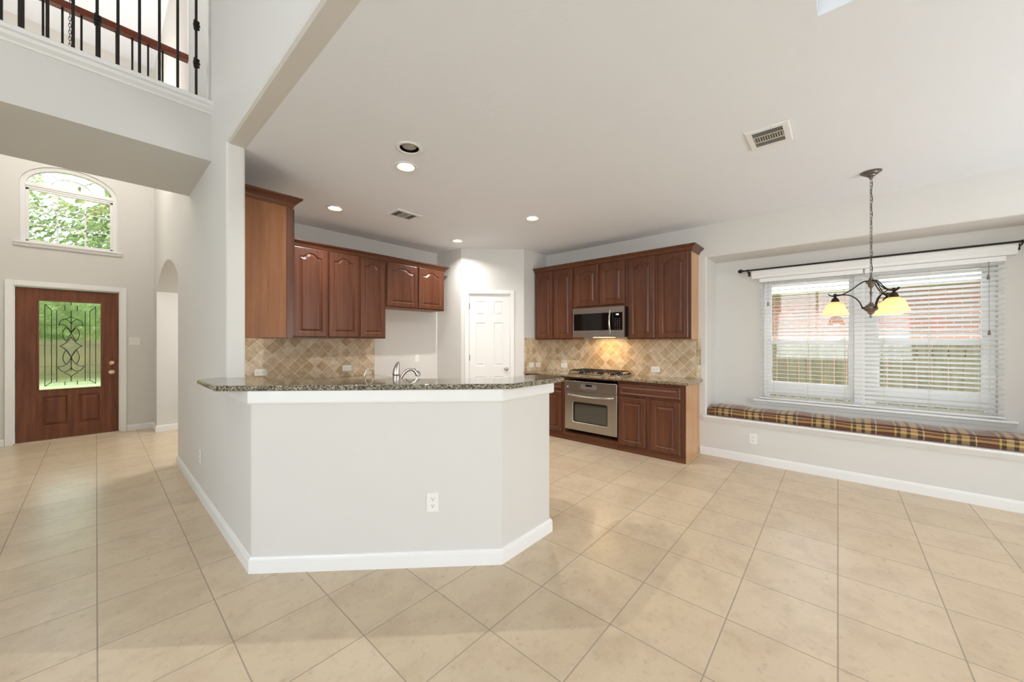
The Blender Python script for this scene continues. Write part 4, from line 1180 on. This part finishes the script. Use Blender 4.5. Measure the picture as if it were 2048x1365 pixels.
# local x = to the right of the view, y = away from the camera
m = B(); lathe(m, [(0, 0), (.066, -.0005), (.066, -.006), (.052, -.012), (.048, -.020), (.030, -.026), (.026, -.036), (.014, -.042), (.012, -.056), (0, -.058)], 28); obj('canopy', m, pewter_m, t, smooth=40)
def chain(m, z0, z1, rw=.008, rl=.019, r=.0018, x=0, y=0, step=.028):
    n_ = int((z0 - z1) / step); 
    for k in range(n_ + 1):
        zc_ = z0 - k * (z0 - z1) / n_
        pts = []
        for a in [2 * PI * j / 14 for j in range(14)]:
            u = rw * math.cos(a); v = rl * math.sin(a)
            pts.append((x + u, y, zc_ + v) if k % 2 == 0 else (x, y + u, zc_ + v))
        tube(m, pts, r, 5, closed=True)
m = B(); chain(m, -.075, -.842); obj('chain', m, pewter_m, t, smooth=60)
m = B(); tube(m, [(.003 * math.sin(k * .9) + .006, .004 * math.cos(k * 1.1), -.05 - .80 * k / 40) for k in range(41)], .0022, 6); obj('cord', m, bronze_m, t)
zt = 1.875 - CZ
m = B(); lathe(m, [(0, zt + .01), (.006, zt + .008), (.008, zt), (.014, zt - .012), (.018, zt - .022), (.030, zt - .036), (.032, zt - .042), (.028, zt - .050), (.018, zt - .056), (.020, zt - .072), (.010, zt - .082), (.008, zt - .09), (0, zt - .09)], 24); obj('upper_hub', m, pewter_m, t, smooth=40)
m = B(); lathe(m, [(.0055, zt - .08), (.0055, zt - .118), (.010, zt - .124), (.010, zt - .130), (.006, zt - .138), (.009, zt - .144), (.0055, zt - .150), (.0055, zt - .205)], 14); obj('stem', m, pewter_m, t, smooth=40)
zl = 1.671 - CZ
m = B(); lathe(m, [(0, zl + .004), (.010, zl), (.014, zl - .012), (.036, zl - .030), (.042, zl - .038), (.042, zl - .052), (.046, zl - .056), (.036, zl - .068), (.020, zl - .080), (.022, zl - .088), (.012, zl - .096), (.008, zl - .108), (.010, zl - .116), (.006, zl - .126), (0, zl - .130)], 24); obj('lower_hub', m, pewter_m, t, smooth=40)
RAD = .22
for ph in (-100, 20, 140):
    a = math.radians(ph); dx, dy = math.cos(a), math.sin(a)       # dy negative: towards the camera
    def P3(r, z): return (dx * r, dy * r, z)
    zc_ = 1.744 - CZ
    m = B()
    for off in (-.010, .010):
        ox, oy = -dy * off, dx * off
        up = bez((0.02, 0, zt - .030), (.08, 0, zt - .020), (.10, 0, zt - .125), (RAD + .01, 0, zc_ - .01), 18) + [(RAD + .035, 0, zc_ + .002), (RAD + .045, 0, zc_ + .012)]
        tube(m, [(dx * r + ox * (1 - min(1, r / RAD) * .5), dy * r + oy * (1 - min(1, r / RAD) * .5), z) for r, _, z in up], .0042, 7)
    dn = bez((.052, 0, zl - .045), (.065, 0, zl + .02), (.11, 0, zc_ + .02), (RAD, 0, zc_ - .002), 16) + [(RAD + .03, 0, zc_ - .004)]
    tube(m, [P3(r, z) for r, _, z in dn], .0046, 7); lathe(m, [(.008, zl - .052), (.008, zl - .036)], 10, (dx * .048, dy * .048, 0))
    obj('arm', m, bronze_m, t, smooth=60)
    c0 = (dx * RAD, dy * RAD, 0)
    m = B(); lathe(m, [(0, zc_ + .016), (.010, zc_ + .012), (.011, zc_ - .006), (.007, zc_ - .010), (.009, zc_ - .018), (.018, zc_ - .026), (.026, zc_ - .042), (.028, zc_ - .060), (.0, zc_ - .060)], 20, c0); obj('socket_cup', m, bronze_m, t, smooth=40)
    m = B(); sh = [(.024, 0), (.042, -.008), (.060, -.028), (.070, -.056), (.080, -.086), (.090, -.106), (.094, -.112)]
    zz = zc_ - .056
    lathe(m, [(r, zz + h) for r, h in sh] + [(r - .004, zz + h - .001) for r, h in reversed(sh)], 32, c0); s_ = obj('glass_shade', m, shade_m, t, smooth=60)
    m = B(); zb = zz - .062; lathe(m, [(0, zb + .036), (.013, zb + .034), (.013, zb + .02), (.026, zb - .004), (.028, zb - .018), (.020, zb - .036), (0, zb - .044)], 16, c0); obj('bulb', m, bulb_m, t, smooth=60)
    l = bpy.data.lights.new('pendant_bulb_light', 'POINT'); l.energy = .9; l.color = (1, .90, .76); l.shadow_soft_size = .03
    lo_ = bpy.data.objects.new('pendant_bulb_light', l); COL.objects.link(lo_)
    ca, sa = math.cos(-YAW), math.sin(-YAW)
    lx, ly = dx * RAD, dy * RAD
    lo_.location = (PX + lx * ca - ly * sa, PY + lx * sa + ly * ca, CZ + zb - .052)

# ------------------------------------------------------------------ railings on the bridge
def baluster(m, x, y, z0, z1, r=.0075, knots=()):
    box(m, x - r, x + r, y - r, y + r, z0, z1)
    for kz in knots:
        for j, (dz, rr_) in enumerate(((-.034, .011), (-.022, .019), (-.010, .014), (.002, .022), (.014, .014), (.026, .019), (.036, .011))):
            lathe(m, [(0, kz + dz - .007), (rr_, kz + dz - .004), (rr_, kz + dz + .004), (0, kz + dz + .007)], 8, (x + .003 * (j % 2 * 2 - 1), y, 0))
rl = thing('stair_railing', 'front upstairs railing of black iron balusters standing on the white ledge', 'railing', (0, 3.665, 3.205))
for i, x in enumerate([-1.4 + .1 * k for k in range(11)] + [-.369, -.199, -.097, .005, .099, .202, .303, .401, .506]):
    if -.42 < x < -.38 or -.32 < x < -.28: continue
    kn = (.268, .557) if abs(x - .506) < .01 else ((.270,) if abs(x - .005) < .01 else ())
    m = B(); baluster(m, x, 0, 0, .93, .0075, kn); obj('baluster', m, bronze_m, rl)
m = B(); box(m, -.309, -.285, -.012, .012, 0, .93); obj('newel_post', m, bronze_m, rl)
m = B(); sweep_profile(m, [(-1.45, 0), (.5985, 0)], [(-.03, .93), (.03, .93), (.034, .95), (.026, .975), (0, .985), (-.026, .975), (-.034, .95)]); obj('handrail', m, rail_m, rl, smooth=30)
YRR = 4.70
rl = thing('stair_railing', 'rear upstairs railing with a red-brown wooden handrail, seen through the front balusters', 'railing', (0, YRR, 3.2))
zr = 4.075 - 3.2
REAR_BALUSTERS = [-0.277 - .1 * k for k in range(10, 0, -1)] + [-0.277, -0.18, -0.08, 0.02, 0.118, 0.214, 0.314, 0.41]
for i, x in enumerate(REAR_BALUSTERS):
    m = B(); baluster(m, x, 0, 0, zr - .02, .0065); obj('baluster', m, bronze_m, rl)
m = B(); sweep_profile(m, [(-1.45, 0), (.5985, 0)], [(-.032, zr - .025), (.032, zr - .025), (.036, zr), (.028, zr + .03), (0, zr + .042), (-.028, zr + .03), (-.036, zr)]); obj('handrail', m, rail_m, rl, smooth=30)

# ------------------------------------------------------------------ foyer chandelier (mostly hidden above the bridge soffit)
t = thing('foyer_chandelier', 'foyer chandelier on a dark chain, its chain seen behind the upstairs railing', 'chandelier', (-.19, 6.3, UZ))
m = B(); lathe(m, [(0, -.0005), (.07, -.001), (.065, -.02), (.02, -.035), (0, -.04)], 20); obj('canopy', m, bronze_m, t, smooth=40)
m = B(); chain(m, -.06, -1.55, .009, .024, .0026, step=.036); obj('chain', m, bronze_m, t)
m = B(); lathe(m, [(0, -1.56), (.02, -1.58), (.012, -1.65), (.03, -1.75), (.012, -1.82), (.045, -1.98), (.02, -2.06), (0, -2.1)], 16); obj('stem', m, bronze_m, t, smooth=40)
for k in range(5):
    a = 2 * PI * k / 5 + .3
    m = B(); tube(m, [(math.cos(a) * r, math.sin(a) * r, z) for r, _, z in bez((.02, 0, -1.98), (.12, 0, -2.15), (.28, 0, -2.1), (.32, 0, -1.95), 12)], .007, 6); obj('arm', m, bronze_m, t)
    m = B(); c0 = (math.cos(a) * .32, math.sin(a) * .32, 0); lathe(m, [(.02, -1.95), (.045, -1.93), (.07, -1.87), (.085, -1.82), (.08, -1.82), (.04, -1.92), (.0, -1.945)], 20, c0); obj('glass_shade', m, shade_m, t, smooth=60)
    m = B(); lathe(m, [(0, -1.93), (.02, -1.91), (.022, -1.88), (0, -1.85)], 12, c0); obj('bulb', m, bulb_m, t)
l = bpy.data.lights.new('foyer_lamp_light', 'POINT'); l.energy = 48; l.color = (1, .97, .93); l.shadow_soft_size = .3
o = bpy.data.objects.new('foyer_lamp_light', l); COL.objects.link(o); o.location = (-.19, 6.3, 4.0)
l = bpy.data.lights.new('upper_hall_fill', 'POINT'); l.energy = 14; l.color = (1, .97, .93); l.shadow_soft_size = .15  # added point light without a fixture, brightens the upstairs hall opening
o = bpy.data.objects.new('upper_hall_fill', l); COL.objects.link(o); o.location = (1.5, 4.3, 5.2)

l = bpy.data.lights.new('study_fill', 'POINT'); l.energy = 46; l.color = (1, .97, .93); l.shadow_soft_size = .2  # added point light, no fixture; lifts the room beyond the arch
o = bpy.data.objects.new('study_fill', l); COL.objects.link(o); o.location = (2.1, 6.3, 2.45)
# rug beyond the arch
b = B(); box(b, .835, 1.9, 5.9, 7.45, .0005, .012); o = obj('hall_rug', b, rug_m); tag(o, 'dark patterned rug, only its corner showing at the arched opening', 'rug')

# ------------------------------------------------------------------ outdoors
GZ = -.35
b = B(); box(b, 5.45, 26, -16, 14, GZ - .1, GZ); o = struct('ground_side_yard', b, grass_m)
b = B(); box(b, -25, 5.44, 8.16, 60, GZ - .1, GZ); struct('ground_front_yard', b, grass_m)
b = B(); box(b, -1.6, .9, 8.16, 9.3, GZ, -.02); struct('porch_slab', b, concrete_m)
b = B(); box(b, -25, 5.4, 21, 22.2, GZ + .001, GZ + .02); struct('sidewalk', b, concrete_m)
# wooden side fence
t = thing('wooden_fence', 'weathered grey wooden picket fence outside the breakfast window', 'fence', (7.45, 0, GZ))
m = B(); random.seed(3)
for k in range(78):
    y = -6.2 + k * .142; dz = random.uniform(-.01, .01); dx = random.uniform(-.004, .004)
    box(m, dx, .018 + dx, y, y + .134, .03, 1.715 + dz)
obj('pickets', m, fence_m, t)
m = B()
for z in (.3, .95, 1.5): box(m, .022, .06, -6.2, 4.9, z, z + .085)
obj('rails', m, fence_m, t)
# brick neighbour
t = thing('brick_house', 'pink brick house with a cream soffit beyond the side fence', 'house', (11.0, 0, GZ))
m = B(); box(m, 0, 6, -14, 12, 0, 2.80); obj('brick_wall', m, brick_m, t)
m = B(); box(m, -.55, 6.5, -14.5, 12.5, 2.801, 2.84); obj('soffit', m, siding_m, t)
m = B(); box(m, -.57, -.53, -14.5, 12.5, 2.79, 2.99); obj('fascia', m, white_m, t)
m = B(); prf = [(-.6, 2.99), (3, 4.9), (6.6, 2.99)]
lo = [m.verts.new((x, -14.6, z)) for x, z in prf]; hi = [m.verts.new((x, 12.6, z)) for x, z in prf]
m.faces.new(lo); m.faces.new(list(reversed(hi)))
for i in range(3): m.faces.new([lo[i], lo[(i + 1) % 3], hi[(i + 1) % 3], hi[i]])
obj('roof', m, roof_m, t)
# house across the street
t = thing('neighbour_house', 'pale house across the street seen through the front door glass', 'house', (-5.5, 34, GZ))
m = B(); box(m, -7, 7, 0, 8, 0, 3.0); obj('brick_wall', m, brick_m, t)
m = B(); lo = [m.verts.new((x, -.5, z)) for x, z in ((-7.6, 3), (0, 6.2), (7.6, 3))]; hi = [m.verts.new((x, 8.5, z)) for x, z in ((-7.6, 3), (0, 6.2), (7.6, 3))]
m.faces.new(lo); m.faces.new(list(reversed(hi)))
for i in range(3): m.faces.new([lo[i], lo[(i + 1) % 3], hi[(i + 1) % 3], hi[i]])
obj('roof', m, roof_m, t)
for x in (-4.5, -1, 3.2):
    m = B(); box(m, x, x + 1.3, -.04, .0, .9, 2.3); obj('window', m, blackglass_m, t)

def tree(x, y, h, cr_, n_, label, seed):
    random.seed(seed)
    t = thing('leafy_tree', label, 'tree', (x, y, GZ), 0, 'trees in the front yard')
    m = B(); tube(m, [(0, 0, 0), (.05, .02, h * .3), (-.04, .05, h * .55), (.05, 0, h * .8)], [.17, .14, .10, .04], 10)
    for k in range(9):
        a = random.uniform(0, 2 * PI); z = h * random.uniform(.3, .6); L_ = cr_ * random.uniform(.6, .95)
        tube(m, [(0, 0, z), (math.cos(a) * L_ * .5, math.sin(a) * L_ * .5, z + h * .12), (math.cos(a) * L_, math.sin(a) * L_, z + h * .28)], [.06, .035, .012], 6)
    obj('trunk', m, bark_m, t, smooth=60)
    m = B()
    for k in range(n_):
        while True:
            p = Vector((random.uniform(-1, 1), random.uniform(-1, 1), random.uniform(-1, 1)))
            if .25 < p.length < 1: break
        p = Vector((p.x * cr_, p.y * cr_, h * .62 + p.z * h * .40))
        s = random.uniform(.08, .15) * (.55 if n_ > 20000 else 1); q = Vector((random.gauss(0, 1), random.gauss(0, 1), random.gauss(0, 1))).normalized(); r_ = q.orthogonal().normalized(); u = q.cross(r_)
        vs = [m.verts.new(p + r_ * s), m.verts.new(p + u * s * .45), m.verts.new(p - r_ * s), m.verts.new(p - u * s * .45)]
        m.faces.new(vs)
    me = obj('leaves', m, leaf_m, t)
    return t
tree(-3.6, 15.0, 7.4, 3.0, 34000, 'broad leafy tree filling the arched foyer window', 1)
tree(2.9, 17.5, 7.6, 2.7, 9000, 'leafy front-yard tree right of the one in the foyer window', 2)
tree(-7.2, 27.5, 6.4, 3.0, 7000, 'distant leafy tree seen past the front yard', 5)
tree(-1.0, 27.0, 5.6, 2.4, 7000, 'low leafy tree behind the front fence', 8)
tree(1.6, 12.4, 7.2, 2.2, 30000, 'leafy tree near the porch with branches across the top of the foyer window', 9)
t = thing('front_fence', 'brown wooden fence across the front yard, seen through the door glass', 'fence', (-12, 23.5, GZ))
m = B()
for k in range(120): box(m, k * .15, k * .15 + .14, 0, .02, 0, 1.75)
obj('pickets', m, fence_m, t)
m = B(); box(m, 0, 18, .021, .06, .4, .5); box(m, 0, 18, .021, .06, 1.4, 1.5); obj('rails', m, fence_m, t)
